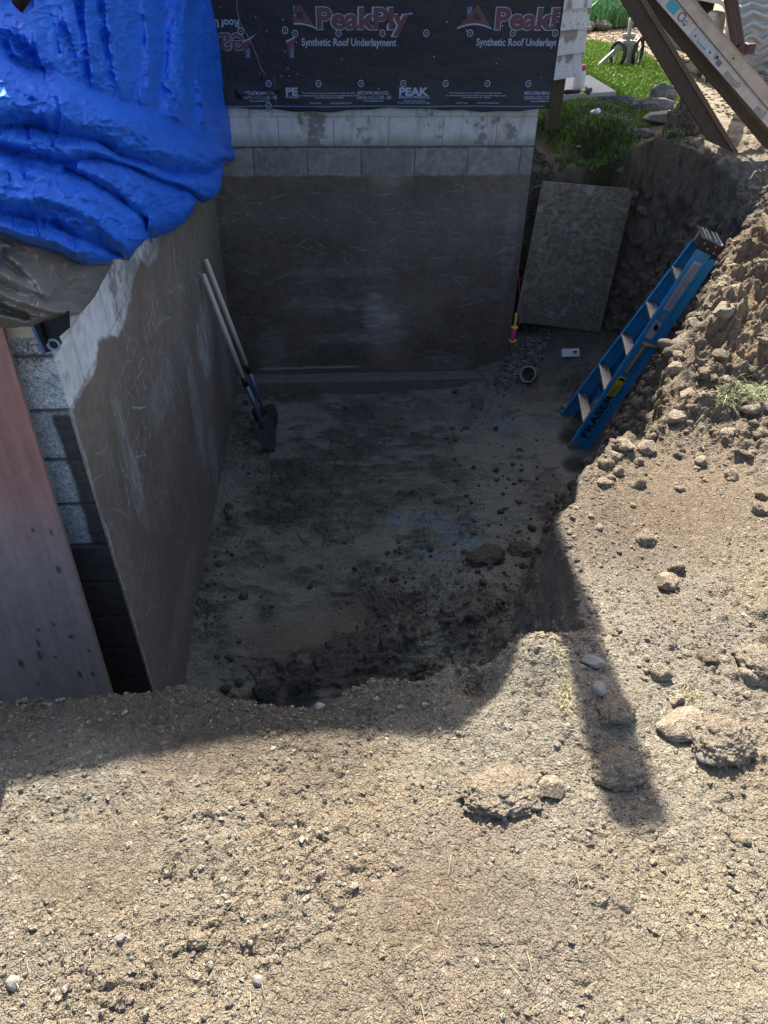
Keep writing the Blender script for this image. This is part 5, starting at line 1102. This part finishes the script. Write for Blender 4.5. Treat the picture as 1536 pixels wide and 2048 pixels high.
for a_, r_ in prof:
    for k_ in range(n_): t_ = 2 * math.pi * k_ / n_; V.append(q + ax * a_ + (u * math.cos(t_) + v3 * math.sin(t_)) * r_ * .88)
mb.add(V, [(i * n_ + k_, i * n_ + (k_ + 1) % n_, (i + 1) * n_ + (k_ + 1) % n_, (i + 1) * n_ + k_) for i in range(len(prof) - 1) for k_ in range(n_)]); mb.build('pipe_stub', M['pipe'], e, smooth=True)
mb = MB(); mb.tube([q + ax * .0 + u * .01, q + ax * -.02], .055, 20); mb.build('mud_plug', M['dark_clod'], e)
def onsurf(px, py, z, lift=.006): 
    a = on(px, py, z=z); return Vector((a[0], a[1], float(surf(np.array([a[0]]), np.array([a[1]]))[0]) + lift))
mb = MB()
mb.tube([onsurf(1060, 722, -1.95), onsurf(1070, 740, -1.98, .03), onsurf(1077, 765, -2.0, .03), onsurf(1073, 783, -2.02)], .003, 6); mb.tube([onsurf(1055, 728, -1.95), onsurf(1068, 738, -1.98, .03), onsurf(1076, 755, -2.0, .04), onsurf(1080, 778, -2.0)], .003, 6)
tag(mb.build('tracer_wire', M['wire']), 'thin red wires looping out of the dirt beside the clay pipe', 'wire')
q = onsurf(1138, 722, -1.95, .03); mb = MB(); mb.box(q, (.98, -.12, .08), (.1, .8, .45), (-.1, -.45, .8), .078, .043, .006, .003); e = tag(mb.build('tile_scrap', M['white']), 'white rectangular scrap of board lying in the dirt between gravel and ladder', 'scrap')
rock('tile_stain', 1146, 718, -1.95, .016, M['dark_clod'], 'mud blob stuck on the white scrap of board', 'mud', None, (1, 1, .4), 0, 95, 3).location = q + Vector((.035, -.02, .022))
rock('brick_piece', 1135, 793, -2.0, .045, M['pale_rock'], 'small broken pale brick piece by the foot of the blue ladder', 'brick piece', None, (1.1, .7, .6), .2, 96, 3)

# ------------------------------------------------------------------ planks and extension ladder leaning at the upper right
def lean(e, name, m_, p0, p1, wv, th, nrm=(0, 1, 0), bev=.002, ext=0.):
    """a bar whose lower edge runs p0 -> p1, wv = its width vector, th thickness along nrm"""
    p0, p1, wv, nv_ = Vector(p0), Vector(p1), Vector(wv), Vector(nrm)
    d = (p1 - p0); p1 = p1 + d * ext; mb = MB(); mb.prism([p0, p1, p1 + wv, p0 + wv], nv_ * th); return mb.build(name, m_, e)
YA = 3.50
a0, a1 = Vector(on(1467, 306, Y=YA)), Vector(on(1292, 20, Y=YA)); b0, b1 = Vector(on(1418, 283, Y=YA)), Vector(on(1254, 20, Y=YA))
e = empty('plank', a0, 'lone brown plank with layered plywood edge leaning left of the metal ladder', 'plank', 'planks leaning at the upper right')
d = (a1 - a0); a1e = a0 + d * 2.2; b1e = b0 + (b1 - b0) * 2.2
mb = MB(); mb.prism([a0, a1e, b1e, b0], (0, .03, 0)); mb.build('plank_face', M['plank'], e)
s_ = Vector((.028, -.0, .012)); 
for k_ in range(5):
    mb = MB(); o_ = s_ * (k_ / 5.); mb.prism([a0 + o_ + Vector((0, -.012, 0)), a1e + o_ + Vector((0, -.012, 0)), a1e + o_ + s_ * .17 + Vector((0, -.012, 0)), a0 + o_ + s_ * .17 + Vector((0, -.012, 0))], (0, .04, 0)); mb.build('ply_layer', M['ply_edge'] if k_ % 2 == 0 else M['plank'], e)
YB = 3.62
c0, c1 = Vector(on(1560, 286, Y=YB)), Vector(on(1316, 5, Y=YB)); g0, g1 = Vector(on(1530, 294, Y=YB)), Vector(on(1290, 8, Y=YB))
e = empty('plank', g0, 'wider dark plank lying right beneath the metal extension ladder', 'plank', 'planks leaning at the upper right')
ex = lambda p, q_, k_: p + (q_ - p) * k_
c0 = ex(c1, c0, 1.12); g0 = ex(g1, g0, 1.02)
mb = MB(); mb.prism([c0, ex(c0, c1, 2.2), ex(g0, g1, 2.2), g0], (0, .04, 0)); mb.build('plank_face', M['plank'], e)
YE = 3.56
def rail(x0, y0, x1, y1, Yp): return Vector(on(x0, y0, Y=Yp)), Vector(on(x1, y1, Y=Yp))
l0, l1 = rail(1536, 256, 1312, 0, YE); m0, m1 = rail(1536, 219, 1352, 0, YE); n0, n1 = rail(1536, 172, 1389, 0, YE - .02)
exl = empty('extension_ladder', l0, 'dented aluminium extension ladder with faded stickers leaning at the upper right', 'ladder')
K1, K2 = -.22, 2.4
def rail_plate(p0, p1, q0, q1, name, y_, th=.004):
    A1, A2, B1, B2 = ex(p0, p1, K1), ex(p0, p1, K2), ex(q0, q1, K1), ex(q0, q1, K2); o_ = Vector((0, y_, 0))
    mb = MB(); mb.prism([A1 + o_, A2 + o_, B2 + o_, B1 + o_], (0, th, 0))
    for a_, b_, w_ in ((A1, A2, (B1 - A1)), (B1, B2, (A1 - B1))):
        w_ = w_.normalized() * .006; mb.prism([a_ + o_ - Vector((0, .006, 0)), b_ + o_ - Vector((0, .006, 0)), b_ + o_ + w_ - Vector((0, .006, 0)), a_ + o_ + w_ - Vector((0, .006, 0))], (0, .045, 0))
    return mb.build(name, M['alu2'], exl)
rA = rail_plate(l0, l1, m0 - (m0 - l0) * .02, m1 - (m1 - l1) * .02, 'side_rail', 0); rB = rail_plate(m0, m1, n0, n1, 'side_rail', -.015)
rC = rail_plate(l0 + Vector((0, .42, .0)), l1 + Vector((0, .42, 0)), m0 + Vector((0, .42, 0)), m1 + Vector((0, .42, 0)), 'side_rail', 0)
axl = (l1 - l0).normalized()
for k_ in range(8):
    p = (l0 + m0) / 2 + axl * (-.25 + .305 * k_); mb = MB(); mb.tube([p + Vector((0, -.004, 0)), p + Vector((0, .42, 0))], .016, 12); mb.build('rung', M['alu2'], exl, smooth=True)
def on_rail(px, py, r_, n__, sz, m_, nm, par, Yp=YE - .0035):
    c_ = Vector(on(px, py, Y=Yp)); mb = MB()
    V = [c_ + axl * (u_ * sz[0]) + axl.cross(Vector((0, 1, 0))) * (v_ * sz[1]) for u_, v_ in ((-1, -1), (1, -1), (1, 1), (-1, 1))]; mb.prism(V, (0, -.001, 0)); return mb.build(nm, m_, par)
on_rail(1346, 14, 0, 0, (.042, .026), M['teal'], 'teal_sticker', rA); on_rail(1330, -3, 0, 0, (.02, .03), M['white'], 'white_sticker', rA)
sk1 = on_rail(1408, 88, 0, 0, (.115, .030), M['white'], 'rating_sticker', rA)
on_rail(1404, 88, 0, 0, (.045, .012), M['ink_blue'], 'sticker_box', sk1, YE - .0048); on_rail(1405, 87, 0, 0, (.041, .009), M['white'], 'sticker_panel', sk1, YE - .006)
on_rail(1391, 72, 0, 0, (.008, .008), M['ink_blue'], 'sticker_mark', sk1, YE - .006); on_rail(1420, 105, 0, 0, (.008, .008), M['ink_blue'], 'sticker_mark', sk1, YE - .006)
on_rail(1438, 126, 0, 0, (.02, .016), M['ink_blue'], 'worn_sticker', rA); on_rail(1462, 160, 0, 0, (.07, .02), M['wheel_metal'], 'worn_sticker', rA); on_rail(1520, 226, 0, 0, (.05, .02), M['wheel_metal'], 'worn_sticker', rA)
c_ = Vector(on(1364, 34, Y=YE - .004)); mb = MB()
for k_ in range(20):
    t0, t1 = 2 * math.pi * k_ / 20, 2 * math.pi * (k_ + 1) / 20; mb.prism([c_ + Vector((a_ * math.cos(t_), 0, a_ * math.sin(t_))) for a_, t_ in ((.026, t0), (.026, t1), (.021, t1), (.021, t0))], (0, -.001, 0))
mb.build('round_seal', M['ink_dark'], rA)
for px, py, yy, par in ((1434, 115, YE - .004, rA), (1468, 115, YE - .019, rB)):
    c_ = Vector(on(px, py, Y=yy)); mb = MB(); mb.tube([c_, c_ + Vector((0, -.003, 0))], .017, 16); h_ = mb.build('rung_flange', M['alu'], par); mb = MB(); mb.tube([c_ + Vector((0, -.003, 0)), c_ + Vector((0, -.0045, 0))], .011, 16); mb.build('rung_hole', M['black'], h_)

# ------------------------------------------------------------------ garden beyond
def blades(name, xs, ys, zs_, hh, wd, cols, m_, label, cat, seed=0, lean_=.35, kind='stuff'):
    r = np.random.default_rng(seed); K = len(xs); an = r.uniform(0, 6.283, K); ln = r.uniform(.1, lean_ * 2, K) * hh; la = r.uniform(0, 6.283, K)
    b = np.stack([xs, ys, zs_ - .004], -1); sd2 = np.stack([np.cos(an), np.sin(an), 0 * an], -1) * (wd[:, None] / 2)
    l2 = np.stack([np.cos(la) * ln, np.sin(la) * ln, hh * .0], -1); up = np.stack([0 * hh, 0 * hh, hh], -1)
    V = np.stack([b - sd2, b + sd2, b + l2 * .35 + up * .55 + sd2 * .8, b + l2 * .35 + up * .55 - sd2 * .8, b + l2 + up * (1 - .3 * (ln / hh)[:, None])], 1)
    i = np.arange(K)[:, None] * 5
    cc = np.repeat(cols[:, None, :], 5, 1); cc[:, :2] *= .75
    o = mesh_np(name, V.reshape(-1, 3), [i + np.array([[0, 1, 2, 3]]), i + np.array([[3, 2, 4]])], m_, cols=cc.reshape(-1, 3), smooth=False)
    return tag(o, label, cat, kind=kind)
r = np.random.default_rng(21)
N_ = 120000; xs = r.uniform(2.5, 6.2, N_); ys = r.uniform(3.9, 10.5, N_)
dd = pdist(xs + r.normal(0, .04, N_), ys + r.normal(0, .05, N_), LAWN); ok = dd > 0
slab_c = on(1155, 172, z=-.19)
SLAB = [tuple(on(a_, b_, z=-.18)[:2]) for a_, b_ in [(1125, 160), (1178, 153), (1232, 186), (1126, 194)]]
ok &= pdist(xs, ys, SLAB) < 0
xs, ys = xs[ok], ys[ok]; K = len(xs); hh = r.uniform(.02, .065, K); cg = np.array([.15, .27, .025]) * r.uniform(.5, 1.5, (K, 1)) + np.array([.05, .03, 0]) * r.uniform(0, 1, (K, 1))
blades('lawn_grass', xs, ys, surf(xs, ys), hh, r.uniform(.004, .009, K), cg, M['grass'], 'bright green lawn grass beyond the dig', 'grass', 1)
# grass tufts hanging over the cut edge and on the banks
px_l = []
for cx_, cy_, sx_, sy_, n_ in [(1235, 262, 38, 16, 2600), (1150, 268, 30, 14, 1200), (1195, 240, 60, 14, 2400), (1320, 335, 12, 18, 500), (1125, 330, 18, 12, 400), (1340, 320, 14, 14, 400)]:
    a_ = r.normal(size=(n_, 2)) * [sx_ * .55, sy_ * .6] + [cx_, cy_]; px_l.append(np.array([on(u_, v_, z=-.25 if cy_ < 300 else -.4)[:2] for u_, v_ in a_]))
q = np.concatenate(px_l); q = q[surf(q[:, 0], q[:, 1]) > -.62]; K = len(q); cg = np.array([.045, .11, .022]) * r.uniform(.5, 1.5, (K, 1))
blades('edge_grass', q[:, 0], q[:, 1], surf(q[:, 0], q[:, 1]), r.uniform(.03, .10, K), r.uniform(.003, .007, K), np.where(r.uniform(size=(K, 1)) < .22, np.array([.22, .18, .09]), cg), M['grass'], 'long dark grass tufts along the top of the cut behind the strand board', 'grass', 2, .7)
px_l = []
for cx_, cy_, sx_, sy_, n_ in [(1480, 800, 60, 14, 240), (1515, 775, 25, 12, 160), (1440, 815, 25, 10, 60), (1130, 1400, 14, 45, 220), (1110, 1330, 22, 20, 90), (1385, 1375, 18, 20, 120), (1270, 810 + 70, 10, 6, 30)]:
    a_ = r.normal(size=(n_, 2)) * [sx_ * .5, sy_ * .5] + [cx_, cy_]; px_l.append(np.array([on(u_, v_, z=-.42)[:2] for u_, v_ in a_]))
q = np.concatenate(px_l); ok = pdist(q[:, 0], q[:, 1], RIM) < -.01; q = q[ok]; K = len(q); far = q[:, 1] > .2; cg = np.where(far[:, None], np.array([.22, .235, .10]), np.array([.42, .36, .20])) * r.uniform(.6, 1.3, (K, 1))
blades('dry_grass', q[:, 0], q[:, 1], surf(q[:, 0], q[:, 1]) + .003, np.where(far, r.uniform(.02, .05, K), r.uniform(.008, .02, K)), np.where(far, .0035, .0016), cg, M['grass'], 'sparse dry grass blades and roots on the sunlit bank', 'dry grass', 3, 1.5)
# loose straws in the foreground
mb = MB()
for i in range(46):
    a_, b_ = r.uniform(20, 1500), r.uniform(1500, 2040); p = onsurf(a_, b_, -.45, .006); an = r.uniform(0, 6.28); l_ = r.uniform(.012, .045)
    p1 = Vector((p.x + math.cos(an) * l_, p.y + math.sin(an) * l_, 0)); p1.z = float(surf(np.array([p1.x]), np.array([p1.y]))[0]) + .007; pm = (p + p1) / 2 + Vector((0, 0, .006)); mb.tube([p, pm, p1], .0007, 5)
tag(mb.build('straws', mat('straw', (.36, .29, .18), .9)), 'thin dry straws scattered over the foreground soil', 'straw', kind='stuff')
# iris clump
K = 1500; q = np.array([on(a_, b_, z=-.2)[:2] for a_, b_ in zip(r.uniform(1150, 1262, K), r.uniform(22, 54, K))]); cg = np.array([.05, .16, .045]) * r.uniform(.5, 1.7, (K, 1)) + np.array([.02, .03, .03])
ir = blades('iris_clump', q[:, 0], q[:, 1], np.full(K, -.2), r.uniform(.25, .55, K), r.uniform(.018, .032, K), cg, M['leaf'], 'clump of upright green iris leaves behind the lawn', 'plant', 5, .35, kind=None)
if 'kind' in ir: del ir['kind']
sx2 = []; K = 70; q = np.array([on(a_, b_, z=-.2) for a_, b_ in zip(np.linspace(1160, 1275, K), 56 - 12 * (np.linspace(0, 1, K)) + r.normal(0, 2.5, K))]); rad = r.uniform(.05, .11, K)
tag(scatter('edging_stones', q + np.array([0, 0, .02]), rad, M['crumb'], np.array([.26, .24, .22]) * r.uniform(.5, 1.3, (K, 1)), 2, 9, facets=1), 'row of small grey stones edging the iris bed', 'stones', kind='stuff')
K = 9000; xs = r.uniform(3.6, 11, K); ys = r.uniform(4.8, 14, K); ok = pdist(xs, ys, LAWN) < -.05; xs, ys = xs[ok], ys[ok]; K = len(xs); rad = r.uniform(.012, .035, K)
tag(scatter('bark_mulch', np.stack([xs, ys, surf(xs, ys) + rad * .2], -1), rad, M['crumb'], np.array([.42, .33, .23]) * r.uniform(.5, 1.35, (K, 1)), 1, 12, flat=.5, facets=1), 'tan bark mulch covering the bed beyond the lawn', 'mulch', kind='stuff')
# slab, jar, hammer
zsl = -.165; pl = [Vector((a_, b_, zsl - .05)) for a_, b_ in SLAB]; mb = MB(); mb.prism(pl, (0, 0, .05)); tag(mb.build('paving_slab', M['slab']), 'flat pinkish paving slab in the lawn beside the wooden post', 'slab')
q = Vector(on(1156, 177, z=zsl)); e = empty('jar', q, 'clear plastic jar with a red lid standing on the paving slab', 'jar')
mb = MB(); mb.tube([q, q + Vector((0, 0, .005)), q + Vector((0, 0, .14)), q + Vector((0, 0, .155)), q + Vector((0, 0, .16))], [.05, .055, .055, .05, .046], 20); mb.build('jar_body', M['jar'], e, smooth=True)
mb = MB(); mb.tube([q + Vector((0, 0, .161)), q + Vector((0, 0, .205))], .049, 20); mb.build('lid', M['red'], e, smooth=True)
q0, q1 = Vector(on(1130, 184, z=zsl + .02)), Vector(on(1182, 180, z=zsl + .02)); e = empty('hammer', q0, 'hammer with black and yellow handle lying on the paving slab', 'hammer')
mid1, mid2 = q0.lerp(q1, .55), q0.lerp(q1, .78)
mb = MB(); mb.tube([q0, mid1], [.02, .018], 10); mb.build('grip', M['black'], e, smooth=True); mb = MB(); mb.tube([mid1, mid2], .014, 10); mb.build('shaft', M['yel_plastic'], e, smooth=True)
dv = (q1 - q0).normalized(); pv = Vector((0, 1, .4)).normalized(); mb = MB(); mb.tube([mid2, q1], [.02, .022], 10); mb.tube([q1 - dv * .05 - pv * .05, q1 - dv * .05 + pv * .02, q1 - dv * .05 + pv * .07], [.022, .018, .006], 10); mb.build('head', M['mud_steel'], e, smooth=True)
# crushed can and scraps on the dirt edge
q = onsurf(1190, 229, -.2, .05); mb = MB(); ax = Vector((.3, -.8, .3)).normalized(); mb.tube([q - ax * .05, q - ax * .03, q, q + ax * .04, q + ax * .045], [.024, .033, .027, .032, .026], 16); tag(mb.build('crushed_can', M['tin'], smooth=True), 'crushed shiny can on the dirt at the lawn edge', 'can')
for i, (a_, b_, s_, lb) in enumerate([(1168, 225, .06, 'pale crumpled scrap just left of the crushed can'), (1138, 232, .05, 'thin grey scrap at the left end of the lawn edge'), (1165, 244, .04, 'small grey scrap below the crushed can'), (1150, 318, .06, 'flat white scrap in the hollow above the strand board'), (1157, 312, .05, 'narrow pale slate piece in the hollow above the strand board')]):
    rock('scrap', a_, b_, -.22 if b_ < 300 else -.45, s_, M['pale_rock'], lb, 'scrap', None, (1.1, .5, .2), i * .9, 200 + i, 3, .4, 0.)
# measuring wheel / garden cart
q = Vector(on(1250, 130, z=-.2)); e = empty('wheeled_post', q, 'white metal post on small black wheels standing in the lawn', 'wheeled post')
def wheel(c_, nrm, R_, nm):
    nrm = Vector(nrm).normalized(); u = nrm.orthogonal().normalized(); v_ = nrm.cross(u); mb = MB(); mb.tube([c_ + (u * math.cos(t_) + v_ * math.sin(t_)) * R_ for t_ in np.linspace(0, 2 * math.pi, 25)], .022, 8, caps=False); wh = mb.build('wheel', M['black'], e, smooth=True)
    mb = MB()
    for t_ in (0, 2.09, 4.19): mb.beam(c_, c_ + (u * math.cos(t_) + v_ * math.sin(t_)) * R_, nrm, .02, .02)
    mb.build('spokes', M['wheel_metal'], wh)
wheel(q + Vector((-.13, -.05, .12)), (.9, .4, 0), .12, 'w'); wheel(q + Vector((.13, .0, .13)), (.75, -.6, 0), .14, 'w')
mb = MB(); tp = Vector(on(1262, 36, Y=q.y)); mb.tube([q + Vector((0, 0, .16)), q.lerp(tp, .55), tp], [.028, .024, .02], 10); mb.build('post', M['wheel_metal'], e, smooth=True)
mb = MB(); mb.box(q + Vector((-.02, 0, .2)), (1, 0, 0), (0, 1, 0), (0, 0, 1), .13, .04, .05, .01); mb.box(q + Vector((.02, -.04, .12)), (1, 0, 0), (0, 1, 0), (0, 0, 1), .04, .02, .11, .008); mb.beam(q + Vector((-.1, 0, .2)), q + Vector((-.36, -.1, .0)), (0, 0, 1), .04, .03); mb.tube([q.lerp(tp, .62) + Vector((-.07, 0, 0)), q.lerp(tp, .62) + Vector((.07, 0, 0))], .03, 10); mb.build('bracket', M['wheel_metal'], e)
# white sack by the mulch
rock('pale_sack', 1410, 145, -.2, .17, M['pale_rock'], 'pale sack lying on the mulch behind the planks', 'sack', None, (1.2, .8, .6), .5, 301, 5, .2)
# ------------------------------------------------------------------ excavator
q = Vector(on(1500, 168, z=-.2)); ex0, ey0 = q.x - .12, q.y + .0
exc = empty('excavator', (ex0, ey0, -.2), 'yellow excavator with dusty rubber tracks standing on the mulch, cut by the top right corner', 'excavator')
def track(x0, wdt, y0, length, rr):
    n_ = 26; prof = []
    for t_ in np.linspace(-math.pi / 2, math.pi / 2, 14): prof.append((y0 - rr * math.cos(t_) + rr, rr + rr * math.sin(t_)))
    for k_ in np.linspace(.1, 1, 8): prof.append((y0 + rr + length * k_, 2 * rr))
    prof = [(a_, b_ - .2) for a_, b_ in prof]
    ins = [(y0 + rr + (a_ - y0 - rr) * .88 if a_ < y0 + rr else a_, (b_ + .2 - rr) * .88 + rr - .2) for a_, b_ in prof]
    mb = MB(); N2 = len(prof)
    V = [(x0, a_, b_) for a_, b_ in prof] + [(x0 + wdt, a_, b_) for a_, b_ in prof] + [(x0, a_, b_) for a_, b_ in ins] + [(x0 + wdt, a_, b_) for a_, b_ in ins]
    F_ = []
    for i in range(N2 - 1): F_ += [(i, i + 1, N2 + i + 1, N2 + i), (2 * N2 + i, 2 * N2 + i + 1, 3 * N2 + i + 1, 3 * N2 + i), (i, i + 1, 2 * N2 + i + 1, 2 * N2 + i), (N2 + i, N2 + i + 1, 3 * N2 + i + 1, 3 * N2 + i)]
    mb.add(V, F_); tr = mb.build('track', M['rubber'], exc)
    # wavy lugs
    segs = []; per = 0; P2 = [Vector((0, a_, b_)) for a_, b_ in prof]; cum = [0]
    for i in range(N2 - 1): cum.append(cum[-1] + (P2[i + 1] - P2[i]).length)
    def at(s_):
        s_ = min(max(s_, 0), cum[-1] - 1e-4); i = max(j for j in range(N2 - 1) if cum[j] <= s_); k_ = (s_ - cum[i]) / (cum[i + 1] - cum[i]); p = P2[i].lerp(P2[i + 1], k_); t_ = (P2[i + 1] - P2[i]).normalized(); n_ = Vector((0, -t_.z, t_.y)); 
        c_ = Vector((0, y0 + rr, rr - .2)); n_ = n_ if n_.dot(p - c_) > 0 else -n_; return p, t_, n_
    mb = MB(); M_ = 17; s_ = .02
    while s_ < min(cum[-1], 2.2):
        top_, bot_, base_t, base_b = [], [], [], []
        for j in range(M_):
            zz_ = s_ + .030 * (abs(((j / (M_ - 1)) * 5) % 2 - 1) * 2 - 1); p, t_, n_ = at(zz_); X__ = Vector((x0 + .02 + (wdt - .04) * j / (M_ - 1), 0, 0))
            base_b.append(X__ + p - t_ * .024); base_t.append(X__ + p + t_ * .024); bot_.append(X__ + p - t_ * .015 + n_ * .045); top_.append(X__ + p + t_ * .015 + n_ * .045)
        V = base_b + bot_ + top_ + base_t; F_ = [(k_ * M_ + j, k_ * M_ + j + 1, (k_ + 1) * M_ + j + 1, (k_ + 1) * M_ + j) for k_ in range(3) for j in range(M_ - 1)]
        F_ += [(0, M_, 2 * M_, 3 * M_), (M_ - 1, 2 * M_ - 1, 3 * M_ - 1, 4 * M_ - 1)]
        mb.add(V, F_); s_ += .10
    mb.build('lugs', M['rubber'], tr)
track(ex0 - .27, .62, ey0, 1.4, .36)
mb = MB(); mb.box((ex0 - .30, ey0 + 1.2, .12), (1, 0, 0), (0, 1, 0), (0, 0, 1), .03, .85, .14, .02); mb.build('track_frame', M['mud_steel'], exc)
bl_ = on(1424, 20, Y=ey0 + .8)[0]
mb = MB(); mb.box((bl_ + .95, ey0 + 1.75, 1.0), (1, 0, 0), (0, 1, 0), (0, 0, 1), .95, .95, .45, .06); mb.build('body', M['yellow_paint'], exc)
b1_ = on(1418, 90, Y=ey0 + .5)
mb = MB(); mb.box((b1_[0] + .07, ey0 + .6, .18), (1, 0, .1), (0, 1, 0), (-.1, 0, 1), .06, .12, .22, .03); mb.build('tow_bracket', M['rubber'], exc)
b2_ = on(1395, 5, Y=ey0 + 1.2)
mb = MB(); mb.box((b2_[0] + .03, ey0 + 1.3, .55), (1, 0, 0), (0, 1, 0), (0, 0, 1), .10, .3, .28, .03); mb.build('counterweight', M['black'], exc)
# downspout
Yd = 5.6; p0, p1 = Vector(on(1452, -60, Y=Yd)), Vector(on(1476, 88, Y=Yd)); p2 = Vector(on(1484, 98, Y=Yd)); p3 = Vector(on(1508, 97, Y=Yd))
e = empty('downspout', p1, 'purple brown downspout with a crimped elbow hanging before the excavator track', 'downspout')
mb = MB(); mb.beam(p0 + (p0 - p1) * 2, p1, (0, 1, 0), .075, .10, .008)
for k_ in (-.03, 0, .03): mb.beam(p0 + (p0 - p1) * 2 + Vector((k_, -.039, 0)), p1 + Vector((k_, -.039, 0)), (0, 1, 0), .008, .008, .001)
mb.build('pipe_run', M['brown_metal'], e)
mb = MB(); ctr = [p1.lerp(p2, t_) for t_ in (0, .5)] + [p2.lerp(p3, t_) for t_ in (0., .2, .35)]
pp, rr_ = [], []
for i in range(len(ctr) - 1):
    for k_ in range(4): pp += [ctr[i].lerp(ctr[i + 1], k_ / 4)]; rr_ += [.052 if k_ % 2 else .044]
mb.tube(pp, rr_, 12); mb.build('elbow', M['brown_metal'], e, smooth=True)
mb = MB(); mb.beam(p2.lerp(p3, .3), p3, (0, 1, 0), .07, .085, .008); mb.build('outlet', M['brown_metal'], e)
